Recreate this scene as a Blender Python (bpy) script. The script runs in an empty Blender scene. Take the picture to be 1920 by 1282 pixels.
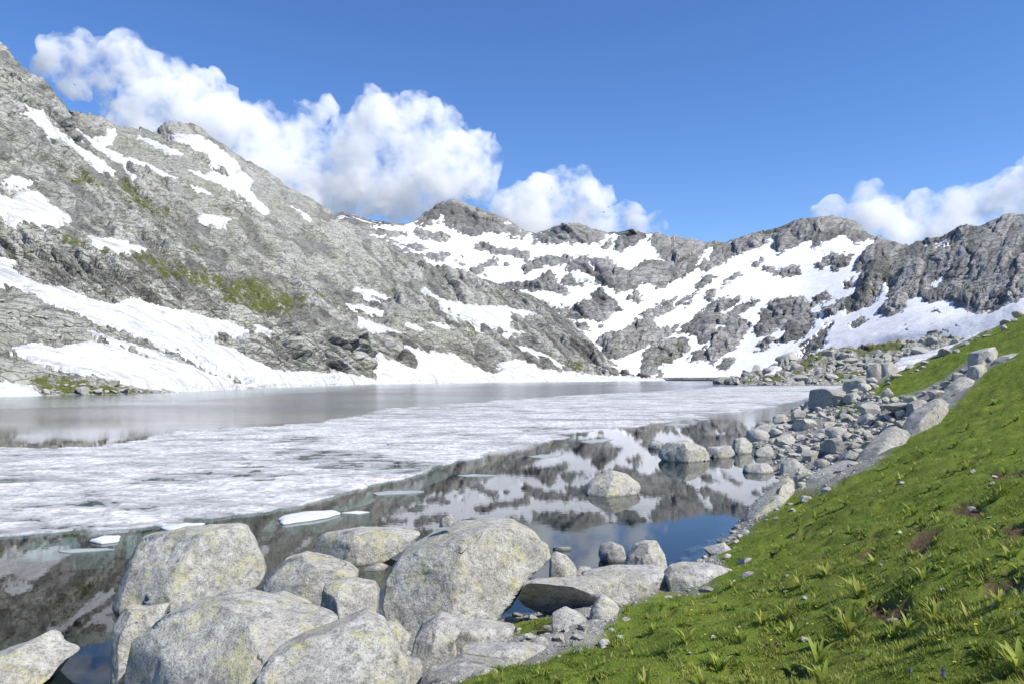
import bpy, bmesh, math, random
import numpy as np
from mathutils import Vector, Matrix

# ------------------------------------------------------------------ camera, sky, sun, exposure
SC = bpy.context.scene
COL = SC.collection
F = 1450.0            # focal length in photograph pixels (photograph 1920 px wide)
HZ = 704.0            # row of the true horizon in the photograph
EYE = 5.0             # metres above the lake
cam_d = bpy.data.cameras.new("camera")
cam_d.sensor_width = 36.0
cam_d.lens = 36.0 * F / 1920.0
cam_d.shift_y = (HZ - 641.0) / 1920.0
cam_d.clip_start = 0.1
cam_d.clip_end = 30000.0
cam = bpy.data.objects.new("camera", cam_d)
cam.location = (0, 0, EYE)
cam.rotation_euler = (math.radians(90), 0, 0)
COL.objects.link(cam)
SC.camera = cam

SUN_ELEV = 50.0
SUN_AZ = 119.0        # degrees clockwise from the view direction (+Y): from the right, a little behind
W = bpy.data.worlds.new("World")
SC.world = W
W.use_nodes = True
nt = W.node_tree
bgn = nt.nodes["Background"]
sky = nt.nodes.new("ShaderNodeTexSky")
sky.sky_type = 'NISHITA'
sky.sun_disc = False
sky.sun_elevation = math.radians(SUN_ELEV)
sky.sun_rotation = math.radians(SUN_AZ)
sky.altitude = 2400
sky.air_density = 1.1
sky.dust_density = 0.0
sky.ozone_density = 3.0
hs = nt.nodes.new("ShaderNodeHueSaturation")
hs.inputs["Saturation"].default_value = 1.2
hs.inputs["Hue"].default_value = 0.509
nt.links.new(sky.outputs[0], hs.inputs["Color"])
nt.links.new(hs.outputs[0], bgn.inputs[0])
bgn.inputs[1].default_value = 0.14
sl = bpy.data.lights.new("sun", 'SUN')
sl.energy = 5.0
sl.angle = math.radians(0.53)
sl.color = (1.0, 0.95, 0.865)
sun = bpy.data.objects.new("sun", sl)
a, e = math.radians(SUN_AZ), math.radians(SUN_ELEV)
SUNV = Vector((math.sin(a) * math.cos(e), math.cos(a) * math.cos(e), math.sin(e)))
sun.rotation_euler = SUNV.to_track_quat('Z', 'Y').to_euler()
sun.location = SUNV * 100
COL.objects.link(sun)
SC.view_settings.view_transform = 'Standard'
SC.view_settings.look = 'None'
SC.view_settings.exposure = 0.42
SC.view_settings.gamma = 1.0
SC.render.engine = 'CYCLES'
SC.cycles.use_denoising = True
SC.cycles.max_bounces = 24
SC.cycles.diffuse_bounces = 2
SC.cycles.glossy_bounces = 2
SC.cycles.transmission_bounces = 2
SC.cycles.transparent_max_bounces = 8
SC.cycles.volume_bounces = 20
SC.cycles.caustics_reflective = False
SC.cycles.caustics_refractive = False
SC.cycles.sample_clamp_indirect = 4.0

RNG = np.random.default_rng(7)
f32 = np.float32

# ------------------------------------------------------------------ numeric helpers
def _h(ix, iy, iz, seed):
    h = (ix.astype(np.uint32) * np.uint32(374761393) + iy.astype(np.uint32) * np.uint32(668265263)
         + iz.astype(np.uint32) * np.uint32(2147483647) + np.uint32((seed * 974711 + 12345) & 0xffffffff))
    h ^= h >> np.uint32(13)
    h *= np.uint32(1274126177)
    h ^= h >> np.uint32(16)
    h *= np.uint32(2246822519)
    h ^= h >> np.uint32(13)
    return h

def perlin(x, y, z, seed=0):
    x = np.asarray(x, f32); y = np.asarray(y, f32); z = np.asarray(z, f32) + f32(0.137)
    xi = np.floor(x); yi = np.floor(y); zi = np.floor(z)
    xf = x - xi; yf = y - yi; zf = z - zi
    xi = xi.astype(np.int64); yi = yi.astype(np.int64); zi = zi.astype(np.int64)
    u = xf * xf * xf * (xf * (xf * 6 - 15) + 10)
    v = yf * yf * yf * (yf * (yf * 6 - 15) + 10)
    w = zf * zf * zf * (zf * (zf * 6 - 15) + 10)
    def g(dx, dy, dz):
        h = _h(xi + dx, yi + dy, zi + dz, seed)
        gx = (h & np.uint32(1023)).astype(f32) / 511.5 - 1
        gy = ((h >> np.uint32(10)) & np.uint32(1023)).astype(f32) / 511.5 - 1
        gz = ((h >> np.uint32(20)) & np.uint32(1023)).astype(f32) / 511.5 - 1
        return gx * (xf - dx) + gy * (yf - dy) + gz * (zf - dz)
    x00 = g(0, 0, 0) * (1 - u) + g(1, 0, 0) * u
    x10 = g(0, 1, 0) * (1 - u) + g(1, 1, 0) * u
    x01 = g(0, 0, 1) * (1 - u) + g(1, 0, 1) * u
    x11 = g(0, 1, 1) * (1 - u) + g(1, 1, 1) * u
    return ((x00 * (1 - v) + x10 * v) * (1 - w) + (x01 * (1 - v) + x11 * v) * w) * f32(1.15)

def fbm(x, y, z, octv=4, seed=0, gain=0.5, lac=2.03):
    s = 0; a_ = 1.0; t = 0
    for i in range(octv):
        s = s + a_ * perlin(x, y, z, seed + i * 17)
        t += a_; a_ *= gain
        x = x * lac; y = y * lac; z = z * lac
    return s / t * 1.6

def ridged(x, y, z, octv=4, seed=0):
    s = 0; a_ = 1.0; t = 0
    for i in range(octv):
        s = s + a_ * (1 - 2 * np.abs(perlin(x, y, z, seed + i * 31)))
        t += a_; a_ *= 0.5
        x = x * 2.1; y = y * 2.1; z = z * 2.1
    return s / t

def cells(u, v, seed=0):
    """2-D cellular pattern: nearest distance, gap to the second, three cell randoms, offset from the cell's centre"""
    ui = np.floor(u).astype(np.int64); vi = np.floor(v).astype(np.int64)
    f1 = np.full(u.shape, 9.0, f32); f2 = np.full(u.shape, 9.0, f32)
    r = [np.zeros(u.shape, f32) for _ in range(3)]
    ou = np.zeros(u.shape, f32); ov = np.zeros(u.shape, f32)
    zz = np.zeros_like(ui)
    for dx in (-1, 0, 1):
        for dy in (-1, 0, 1):
            h = _h(ui + dx, vi + dy, zz, seed)
            cx = (h & np.uint32(1023)).astype(f32) / 1023
            cy = ((h >> np.uint32(10)) & np.uint32(1023)).astype(f32) / 1023
            du = (u - (ui + dx) - cx).astype(f32); dv = (v - (vi + dy) - cy).astype(f32)
            d = np.sqrt(du * du + dv * dv)
            new = d < f1
            f2 = np.where(new, f1, np.minimum(f2, d))
            f1 = np.where(new, d, f1)
            h2 = _h(ui + dx, vi + dy, zz + 5, seed + 3)
            r[0] = np.where(new, (h2 & np.uint32(1023)).astype(f32) / 1023, r[0])
            r[1] = np.where(new, ((h2 >> np.uint32(10)) & np.uint32(1023)).astype(f32) / 1023, r[1])
            r[2] = np.where(new, ((h2 >> np.uint32(20)) & np.uint32(1023)).astype(f32) / 1023, r[2])
            ou = np.where(new, du, ou); ov = np.where(new, dv, ov)
    return f1, f2 - f1, r[0], r[1], r[2], ou, ov

def blocks(u, v, seed, tilt=1.0, crack=0.5, cw=0.10):
    f1, gap, r0, r1, r2, ou, ov = cells(u, v, seed)
    return (r0 - 0.5) + tilt * ((r1 - 0.5) * ou * 2 + (r2 - 0.5) * ov * 2) - crack * np.exp(-gap / cw)

def sstep(a_, b_, x):
    t = np.clip((x - a_) / (b_ - a_), 0, 1)
    return t * t * (3 - 2 * t)

def poly_sd(x, y, poly, far=60.0):
    """signed distance in photograph pixels, positive inside"""
    P = np.array(poly, f32)
    out = np.full(x.shape, -far, f32)
    lo = P.min(0) - far; hi = P.max(0) + far
    m = (x > lo[0]) & (x < hi[0]) & (y > lo[1]) & (y < hi[1])
    if not m.any():
        return out
    xs = x[m].astype(f32); ys = y[m].astype(f32)
    d2 = np.full(xs.shape, 1e9, f32); ins = np.zeros(xs.shape, bool)
    n = len(P)
    for i in range(n):
        ax, ay = P[i]; bx, by = P[(i + 1) % n]
        ex, ey = bx - ax, by - ay
        L = ex * ex + ey * ey + 1e-6
        t = np.clip(((xs - ax) * ex + (ys - ay) * ey) / L, 0, 1)
        dx = xs - ax - t * ex; dy = ys - ay - t * ey
        d2 = np.minimum(d2, dx * dx + dy * dy)
        if ay != by:
            c = ((ay > ys) != (by > ys)) & (xs < (bx - ax) * (ys - ay) / (by - ay) + ax)
            ins ^= c
    d = np.sqrt(d2)
    out[m] = np.maximum(np.where(ins, d, -d), -far)
    return out

def project(V):
    Y = np.maximum(V[..., 1], 0.5)
    return 960 + F * V[..., 0] / Y, HZ - F * (V[..., 2] - EYE) / Y

def at(px, py, Y):
    return ((px - 960) / F * Y, Y, EYE - (py - HZ) / F * Y)

def on_water(px, py, z=0.0):
    Y = (EYE - z) * F / (py - HZ)
    return ((px - 960) / F * Y, Y, z)

def grid_normals(V):
    du = np.gradient(V, axis=1); dv = np.gradient(V, axis=0)
    n = np.cross(du, dv)
    n /= np.linalg.norm(n, axis=-1, keepdims=True) + 1e-9
    s = np.sign(n[..., 2:3]); s[s == 0] = 1
    return n * s

# ------------------------------------------------------------------ object helpers
def link_mesh(name, me, mat, parent=None, smooth=True, loc=None):
    if smooth:
        me.polygons.foreach_set("use_smooth", np.ones(len(me.polygons), bool))
    if mat is not None:
        me.materials.append(mat)
    o = bpy.data.objects.new(name, me)
    COL.objects.link(o)
    if parent is not None:
        o.parent = parent
    if loc is not None:
        o.location = loc
    return o

def mesh_np(name, V, faces, attrs=None):
    """V (n,3), faces (m,k) with fixed k"""
    V = np.ascontiguousarray(V, f32); faces = np.ascontiguousarray(faces, np.int32)
    me = bpy.data.meshes.new(name)
    m, k = faces.shape
    me.vertices.add(len(V)); me.vertices.foreach_set("co", V.ravel())
    me.loops.add(m * k); me.loops.foreach_set("vertex_index", faces.ravel())
    me.polygons.add(m); me.polygons.foreach_set("loop_start", np.arange(0, m * k, k, dtype=np.int32))
    if attrs:
        for nm, val in attrs.items():
            at_ = me.attributes.new(nm, 'FLOAT', 'POINT')
            at_.data.foreach_set("value", np.ascontiguousarray(val, f32).ravel())
    me.update(calc_edges=True)
    return me

def grid_faces(n, m):
    i = np.arange(n * m).reshape(n, m)
    return np.stack([i[:-1, :-1], i[:-1, 1:], i[1:, 1:], i[1:, :-1]], -1).reshape(-1, 4)

def mesh_grid(name, V, keep=None, attrs=None):
    """V (n,m,3); keep: bool (n,m) vertices; a face stays if any corner is kept"""
    n, m = V.shape[:2]
    fc = grid_faces(n, m)
    P = V.reshape(-1, 3)
    at2 = {k: np.asarray(v).reshape(-1) for k, v in (attrs or {}).items()}
    if keep is not None:
        kf = keep.reshape(-1)[fc].any(1)
        fc = fc[kf]
        used = np.unique(fc)
        remap = np.zeros(len(P), np.int64); remap[used] = np.arange(len(used))
        fc = remap[fc]; P = P[used]; at2 = {k: v[used] for k, v in at2.items()}
    return mesh_np(name, P, fc, at2)

def tag(o, label=None, cat=None, group=None, kind=None):
    if label: o["label"] = label
    if cat: o["category"] = cat
    if group: o["group"] = group
    if kind: o["kind"] = kind
    return o

# ------------------------------------------------------------------ material helpers
class NT:
    def __init__(self, name):
        self.mat = bpy.data.materials.new(name); self.mat.use_nodes = True
        self.t = self.mat.node_tree
        self.b = self.t.nodes["Principled BSDF"]; self.out = self.t.nodes["Material Output"]
    def n(self, typ, **kw):
        nd = self.t.nodes.new(typ)
        for k, v in kw.items():
            if k.startswith("i_"):
                nd.inputs[k[2:].replace("_", " ")].default_value = v
            else:
                setattr(nd, k, v)
        return nd
    def l(self, a_, b_): self.t.links.new(a_, b_)
    def coords(self, scale=(1, 1, 1), rot=(0, 0, 0), kind="Object"):
        if kind == "World":
            g = self.n("ShaderNodeNewGeometry"); src = g.outputs["Position"]
        else:
            tc = self.n("ShaderNodeTexCoord"); src = tc.outputs[kind]
        mp = self.n("ShaderNodeMapping"); mp.inputs["Scale"].default_value = scale; mp.inputs["Rotation"].default_value = rot
        self.l(src, mp.inputs["Vector"]); return mp.outputs[0]
    def noise(self, vec, scale, detail=4, rough=0.55, dist=0.0):
        nd = self.n("ShaderNodeTexNoise"); nd.inputs["Scale"].default_value = scale; nd.inputs["Detail"].default_value = detail
        nd.inputs["Roughness"].default_value = rough; nd.inputs["Distortion"].default_value = dist
        self.l(vec, nd.inputs["Vector"]); return nd.outputs["Fac"]
    def voro(self, vec, scale, feature='F1', out="Distance"):
        nd = self.n("ShaderNodeTexVoronoi"); nd.feature = feature; nd.inputs["Scale"].default_value = scale
        self.l(vec, nd.inputs["Vector"]); return nd.outputs[out]
    def ramp(self, fac, stops):
        nd = self.n("ShaderNodeValToRGB"); cr = nd.color_ramp
        while len(cr.elements) < len(stops): cr.elements.new(0.5)
        for el, (p, c) in zip(cr.elements, stops):
            el.position = p; el.color = c if len(c) == 4 else (*c, 1)
        self.l(fac, nd.inputs[0]); return nd.outputs[0]
    def mix(self, fac, a_, b_, mode='MIX'):
        nd = self.n("ShaderNodeMix"); nd.data_type = 'RGBA'; nd.blend_type = mode
        for s, v in ((0, fac), (6, a_), (7, b_)):
            if hasattr(v, "links") or hasattr(v, "is_linked"): self.l(v, nd.inputs[s])
            elif s == 0: nd.inputs[0].default_value = v
            else: nd.inputs[s].default_value = (*v, 1)
        return nd.outputs[2]
    def math(self, op, a_, b_=0.0, c_=0.0):
        nd = self.n("ShaderNodeMath"); nd.operation = op
        for i, v in enumerate((a_, b_, c_)):
            if hasattr(v, "is_linked"): self.l(v, nd.inputs[i])
            else: nd.inputs[i].default_value = v
        return nd.outputs[0]
    def attr(self, nm):
        nd = self.n("ShaderNodeAttribute"); nd.attribute_name = nm; return nd.outputs["Fac"]
    def bump(self, h, strength, dist, prev=None):
        nd = self.n("ShaderNodeBump"); nd.inputs["Strength"].default_value = strength; nd.inputs["Distance"].default_value = dist
        self.l(h, nd.inputs["Height"])
        if prev is not None: self.l(prev, nd.inputs["Normal"])
        return nd.outputs[0]
    def done(self, col, rough=0.9, normal=None, spec=0.2):
        if hasattr(col, "is_linked"): self.l(col, self.b.inputs["Base Color"])
        else: self.b.inputs["Base Color"].default_value = (*col, 1)
        if hasattr(rough, "is_linked"): self.l(rough, self.b.inputs["Roughness"])
        else: self.b.inputs["Roughness"].default_value = rough
        self.b.inputs["Specular IOR Level"].default_value = spec
        if normal is not None: self.l(normal, self.b.inputs["Normal"])
        return self.mat

BW = lambda v: (v, v, v, 1)

def mat_mountain(name, light, dark, tint, ang, unit, fine=1.0, joints=0.6):
    """granite face: mottled grey slabs, lichen tint, water-stained streaks along the joints, grass where the attribute says so"""
    m = NT(name)
    w = m.coords(kind="World")
    big = m.noise(w, 0.02 * unit, 5, 0.6)
    med = m.noise(w, 0.13 * unit, 6, 0.7)
    fin = m.noise(w, 0.8 * unit, 5, 0.75)
    st = m.noise(m.coords(scale=(0.035, 0.10, 0.32), rot=(0, ang, 0), kind="World"), 1.0 * unit, 7, 0.72, 0.5)
    c = m.mix(m.ramp(med, [(0.34, BW(0)), (0.56, BW(1))]), dark, light)
    c = m.mix(m.ramp(big, [(0.40, BW(0)), (0.60, BW(0.7))]), c, tint)
    c = m.mix(m.ramp(m.attr("tone"), [(0.15, BW(0.8)), (0.52, BW(0.0))]), c, tuple(x * 0.8 for x in dark))
    c = m.mix(m.ramp(m.attr("tone"), [(0.48, BW(0.0)), (0.85, BW(0.75))]), c, tuple(x * 1.12 for x in light))
    c = m.mix(m.math('MULTIPLY', m.attr("stain"), 0.85), c, (0.085, 0.08, 0.08))
    # joints: thin cracks between slabs, dark with soil, lichen and crack shade put into the colour, two sizes, bent by noise
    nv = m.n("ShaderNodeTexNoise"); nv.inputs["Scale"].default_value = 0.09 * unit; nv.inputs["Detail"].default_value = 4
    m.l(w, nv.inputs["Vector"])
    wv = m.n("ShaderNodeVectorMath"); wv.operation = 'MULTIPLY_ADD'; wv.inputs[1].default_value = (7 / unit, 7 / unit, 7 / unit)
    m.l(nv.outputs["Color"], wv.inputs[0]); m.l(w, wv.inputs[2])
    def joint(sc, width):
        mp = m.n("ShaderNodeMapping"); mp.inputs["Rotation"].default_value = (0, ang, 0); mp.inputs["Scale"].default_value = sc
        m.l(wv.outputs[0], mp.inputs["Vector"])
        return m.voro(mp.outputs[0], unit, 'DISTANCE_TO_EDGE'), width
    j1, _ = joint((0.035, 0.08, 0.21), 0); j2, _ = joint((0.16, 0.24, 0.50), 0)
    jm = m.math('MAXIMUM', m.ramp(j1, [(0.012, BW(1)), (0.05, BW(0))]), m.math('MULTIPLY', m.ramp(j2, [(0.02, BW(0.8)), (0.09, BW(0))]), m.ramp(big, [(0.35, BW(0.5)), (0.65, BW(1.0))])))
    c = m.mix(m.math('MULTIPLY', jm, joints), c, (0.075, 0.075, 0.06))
    c = m.mix(m.ramp(st, [(0.52, BW(0)), (0.66, BW(0.8))]), c, tuple(x * 0.42 for x in dark))
    c = m.mix(m.ramp(fin, [(0.34, BW(0.55)), (0.44, BW(0.0))]), c, tuple(x * 0.6 for x in dark))
    c = m.mix(m.ramp(fin, [(0.58, BW(0.0)), (0.70, BW(0.5))]), c, tuple(x * 1.2 for x in light))
    gn = m.math('ADD', m.attr("grass"), m.math('MULTIPLY', m.math('SUBTRACT', m.noise(w, 0.35 * unit, 6, 0.8), 0.5), 2.0))
    gcol = m.mix(m.noise(w, 0.3 * unit, 3), (0.05, 0.075, 0.014), (0.14, 0.14, 0.035))
    c = m.mix(m.ramp(gn, [(0.46, BW(0)), (0.60, BW(0.95))]), c, gcol)
    vd = m.voro(w, 0.5 * unit, 'DISTANCE_TO_EDGE')
    hb = m.math('ADD', m.math('MULTIPLY', fin, 1.2), m.math('MULTIPLY', m.math('MINIMUM', vd, 0.12), 3.0))
    hb = m.math('SUBTRACT', hb, m.math('MULTIPLY', jm, 0.8))
    nrm = m.bump(hb, 0.9 * fine, 0.6 / unit)
    return m.done(c, 0.92, nrm, 0.15)

def mat_snow(name="snow", clean=0.0):
    m = NT(name)
    w = m.coords(kind="World")
    n1 = m.noise(w, 0.05, 5, 0.6); n2 = m.noise(w, 0.45, 5, 0.65)
    cup = m.voro(m.coords(scale=(0.5, 0.5, 0.5), kind="World"), 1.0)
    dirt = m.noise(m.coords(scale=(0.05, 0.22, 0.10), rot=(0, 0.5, 0.5), kind="World"), 1.0, 7, 0.78, 0.4)
    c = m.mix(m.ramp(n1, [(0.35, BW(0)), (0.7, BW(1))]), tuple(x + 0.14 * clean for x in (0.64, 0.65, 0.67)), tuple(x + 0.2 * clean for x in (0.52, 0.525, 0.535)))
    c = m.mix(m.ramp(dirt, [(0.47 + 0.06 * clean, BW(0)), (0.66 + 0.08 * clean, BW(0.85 - 0.3 * clean))]), c, (0.24, 0.235, 0.22))
    c = m.mix(m.ramp(n2, [(0.34, BW(0.6 * (1 - clean))), (0.47, BW(0))]), c, (0.36, 0.36, 0.36))
    h = m.math('ADD', m.math('MULTIPLY', n2, 0.8), m.math('ADD', m.math('MULTIPLY', n1, 4), m.math('MULTIPLY', cup, 0.35)))
    return m.done(c, 0.8, m.bump(h, 0.9 - 0.5 * clean, 1.2 - 0.6 * clean), 0.2)

def mat_boulder(name, base=(0.46, 0.455, 0.42), dark=(0.15, 0.15, 0.145), lichen=0.5):
    """pale granite: speckled grain, black and white crust lichens, yellow-green map lichen, a few cracks"""
    m = NT(name)
    oi = m.n("ShaderNodeObjectInfo")
    tc = m.n("ShaderNodeNewGeometry")
    ad = m.n("ShaderNodeVectorMath"); ad.operation = 'MULTIPLY_ADD'
    ad.inputs[1].default_value = (1, 1, 1)
    cb = m.n("ShaderNodeCombineXYZ")
    for i in range(3): m.l(m.math('MULTIPLY', oi.outputs["Random"], 37.0 + 11 * i), cb.inputs[i])
    m.l(tc.outputs["Position"], ad.inputs[0]); m.l(cb.outputs[0], ad.inputs[2])
    p = ad.outputs[0]
    n0 = m.noise(p, 0.55, 3, 0.6); n1 = m.noise(p, 1.4, 6, 0.65); n2 = m.noise(p, 6.5, 7, 0.75, 0.3); grain = m.noise(p, 30, 3, 0.8); n3 = m.noise(p, 2.0, 8, 0.75, 0.5); n4 = m.noise(p, 3.1, 8, 0.8)
    c = m.mix(m.ramp(n1, [(0.36, BW(0)), (0.62, BW(1))]), tuple(0.72 * x for x in base), tuple(1.12 * x for x in base))
    c = m.mix(m.ramp(n0, [(0.40, BW(0.0)), (0.62, BW(0.55))]), c, tuple(x * y for x, y in zip(base, (0.80, 0.76, 0.70))))
    c = m.mix(m.ramp(n2, [(0.38, BW(0.85)), (0.51, BW(0))]), c, tuple(1.15 * x for x in dark))
    c = m.mix(m.ramp(n2, [(0.56, BW(0.0)), (0.66, BW(0.75))]), c, (0.60, 0.60, 0.57))
    c = m.mix(m.ramp(n4, [(0.57, BW(0)), (0.64, BW(0.75))]), c, (0.12, 0.12, 0.118))
    c = m.mix(m.ramp(grain, [(0.38, BW(0.8)), (0.48, BW(0))]), c, dark)
    ln = m.math('MULTIPLY', m.ramp(n3, [(0.53, BW(0)), (0.58, BW(1))]), m.ramp(m.noise(p, 15, 4, 0.75), [(0.40, BW(0)), (0.50, BW(1))]))
    c = m.mix(m.math('MULTIPLY', ln, lichen), c, (0.50, 0.475, 0.15))
    c = m.mix(m.math('MULTIPLY', m.ramp(n3, [(0.42, BW(0)), (0.60, BW(1))]), lichen * 0.2), c, (0.45, 0.445, 0.30))
    sz_ = m.n("ShaderNodeSeparateXYZ"); m.l(tc.outputs["Position"], sz_.inputs[0])
    wl = m.math('ADD', sz_.outputs[2], m.math('MULTIPLY', m.math('SUBTRACT', n2, 0.5), 0.12))
    c = m.mix(m.ramp(m.math('ADD', m.math('MULTIPLY', wl, 2.0), 0.5), [(0.55, BW(0.6)), (0.68, BW(0))]), c, (0.085, 0.08, 0.07))     # wet, algae-dark band at the waterline
    nv = m.n("ShaderNodeTexNoise"); nv.inputs["Scale"].default_value = 1.2; nv.inputs["Detail"].default_value = 5; m.l(p, nv.inputs["Vector"])
    wv = m.n("ShaderNodeVectorMath"); wv.operation = 'MULTIPLY_ADD'; wv.inputs[1].default_value = (0.7, 0.7, 0.7)
    m.l(nv.outputs["Color"], wv.inputs[0]); m.l(p, wv.inputs[2])
    ck = m.math('MULTIPLY', m.ramp(m.voro(wv.outputs[0], 0.55, 'DISTANCE_TO_EDGE'), [(0.002, BW(1)), (0.009, BW(0))]), m.ramp(n0, [(0.63, BW(0)), (0.68, BW(1))]))
    c = m.mix(m.math('MULTIPLY', ck, 0.5), c, (0.08, 0.08, 0.07))
    h = m.math('ADD', m.math('MULTIPLY', n2, 0.8), m.math('ADD', m.math('MULTIPLY', grain, 0.25), m.math('MULTIPLY', n1, 2.0)))
    h = m.math('SUBTRACT', h, m.math('MULTIPLY', ck, 1.0))
    nrm = m.bump(h, 1.0, 0.055)
    return m.done(c, 0.9, nrm, 0.2)

# ------------------------------------------------------------------ mountains
def curve(pts, px, col):
    P = np.array(pts, float)
    return np.interp(px, P[:, 0], P[:, col])

def surface(px, curves, rows):
    """curves: list of dicts/arrays (px -> (Y, Z)) from the shore up; rows: samples between neighbours"""
    Ys = []; Zs = []
    for c in curves:
        Y = curve(c, px, 2); py = curve(c, px, 1)
        Ys.append(Y); Zs.append(EYE - (py - HZ) / F * Y)
    Ys = np.array(Ys); Zs = np.array(Zs)
    k = len(curves)
    t = np.concatenate([np.linspace(i, i + 1, r, endpoint=False) for i, r in enumerate(rows)] + [[k - 1]])
    i0 = np.clip(t.astype(int), 0, k - 2); fr = (t - i0)[:, None]
    Y = Ys[i0] * (1 - fr) + Ys[i0 + 1] * fr
    Z = Zs[i0] * (1 - fr) + Zs[i0 + 1] * fr
    return t, Y, Z

def blur(A, r, axis, n=2):
    for _ in range(n):
        pad = [(0, 0)] * A.ndim; pad[axis] = (r, r)
        B = np.cumsum(np.pad(A, pad, mode='edge'), axis=axis)
        B = np.concatenate([np.zeros_like(np.take(B, [0], axis)), B], axis)
        n_ = A.shape[axis]
        A = (np.take(B, range(2 * r + 1, 2 * r + 1 + n_), axis) - np.take(B, range(0, n_), axis)) / (2 * r + 1)
    return A

def Yw(py):
    return EYE * F / (py - HZ)

def largest(keep):
    from collections import deque
    lab = np.zeros(keep.shape, np.int32); best = (0, 0); k_ = 0
    n, m_ = keep.shape
    for i, j in zip(*np.where(keep)):
        if lab[i, j]: continue
        k_ += 1; lab[i, j] = k_; q = deque([(i, j)]); c = 0
        while q:
            a_, b_ = q.popleft(); c += 1
            for x_ in (a_ - 1, a_, a_ + 1):
                for y_ in (b_ - 1, b_, b_ + 1):
                    if 0 <= x_ < n and 0 <= y_ < m_ and keep[x_, y_] and not lab[x_, y_]:
                        lab[x_, y_] = k_; q.append((x_, y_))
        best = max(best, (c, k_))
    return lab == best[1]

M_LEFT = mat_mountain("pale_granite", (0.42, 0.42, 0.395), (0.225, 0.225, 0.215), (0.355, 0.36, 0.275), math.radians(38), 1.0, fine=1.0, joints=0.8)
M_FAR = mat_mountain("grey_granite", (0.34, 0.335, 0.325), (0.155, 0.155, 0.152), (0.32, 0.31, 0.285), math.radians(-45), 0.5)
M_SNOW = mat_snow()
M_SNOWFAR = mat_snow("clean_snow", 1.0)

# --- left mountain
pxL = np.concatenate([np.arange(-330, -20, 5.0), np.arange(-20, 1252, 1.9)])
shoreL = [(-400, 752), (0, 744.5), (70, 743), (180, 741), (350, 735), (500, 727), (580, 723.5), (700, 719.7), (860, 716.7), (1000, 715.3), (1150, 714), (1260, 713.5)]
shoreL = [(p, q + 0.4, Yw(q)) for p, q in shoreL]
footL = [(-400, 440, 250), (0, 500, 300), (130, 550, 300), (230, 590, 295), (330, 620, 305), (450, 655, 330), (540, 692, 362), (640, 700, 420), (705, 700, 500), (760, 655, 560), (860, 655, 625), (1000, 668, 700), (1100, 692, 760), (1260, 711, 790)]
benchL = [(-400, 340, 275), (0, 420, 332), (130, 455, 335), (230, 482, 338), (330, 505, 348), (450, 556, 372), (540, 590, 398), (640, 622, 455), (705, 622, 540), (760, 596, 600), (860, 605, 680), (1000, 640, 760), (1100, 680, 800), (1260, 709, 800)]
midL = [(-400, 60, 380), (0, 240, 470), (130, 320, 520), (230, 345, 560), (330, 365, 580), (450, 420, 620), (540, 455, 680), (640, 505, 760), (705, 520, 800), (760, 535, 820), (860, 555, 860), (1000, 610, 860), (1100, 662, 850), (1260, 708, 815)]
skyL = [(-400, -190, 480), (-200, -70, 540), (-60, 26, 590), (0, 72, 620), (20, 88, 625), (40, 118, 640), (80, 150, 660), (110, 186, 690), (134, 208, 730), (150, 209, 880), (165, 212, 890), (200, 226, 900), (222, 235, 905),
        (260, 236, 925), (292, 243, 940), (306, 233, 950), (345, 231, 960), (366, 232, 965), (390, 250, 975), (400, 258, 980), (440, 286, 1000), (520, 340, 1060), (560, 360, 1100), (600, 380, 1150), (628, 402, 1180), (640, 412, 1180),
        (700, 442, 1150), (760, 470, 1100), (840, 500, 1050), (900, 520, 1010), (950, 532, 980), (1000, 556, 950), (1050, 590, 920), (1100, 632, 890), (1150, 682, 860), (1200, 704, 840), (1260, 707, 830)]
backL = [(p, q + 70 + max(0, (p - 600) * 0.02), y * 1.22) for p, q, y in skyL]
t, YL, ZL = surface(pxL, [shoreL, footL, benchL, midL, skyL, backL], [52, 64, 130, 150, 10])
top = (t >= 3.9)[:, None]
YLs = np.where(top, YL, blur(blur(YL, 7, 0), 6, 1)); ZLs = np.where(top, ZL, blur(blur(ZL, 7, 0), 6, 1))
edge = np.clip(t[:, None] / 0.14, 0, 1)
ZLs = ZLs * edge ** 1.3 - 0.35 * (1 - edge)
XL = (pxL[None] - 960) / F * YLs
BL = np.stack([XL, YLs, ZLs], -1)
bpx, bpy_ = project(BL)

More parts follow.
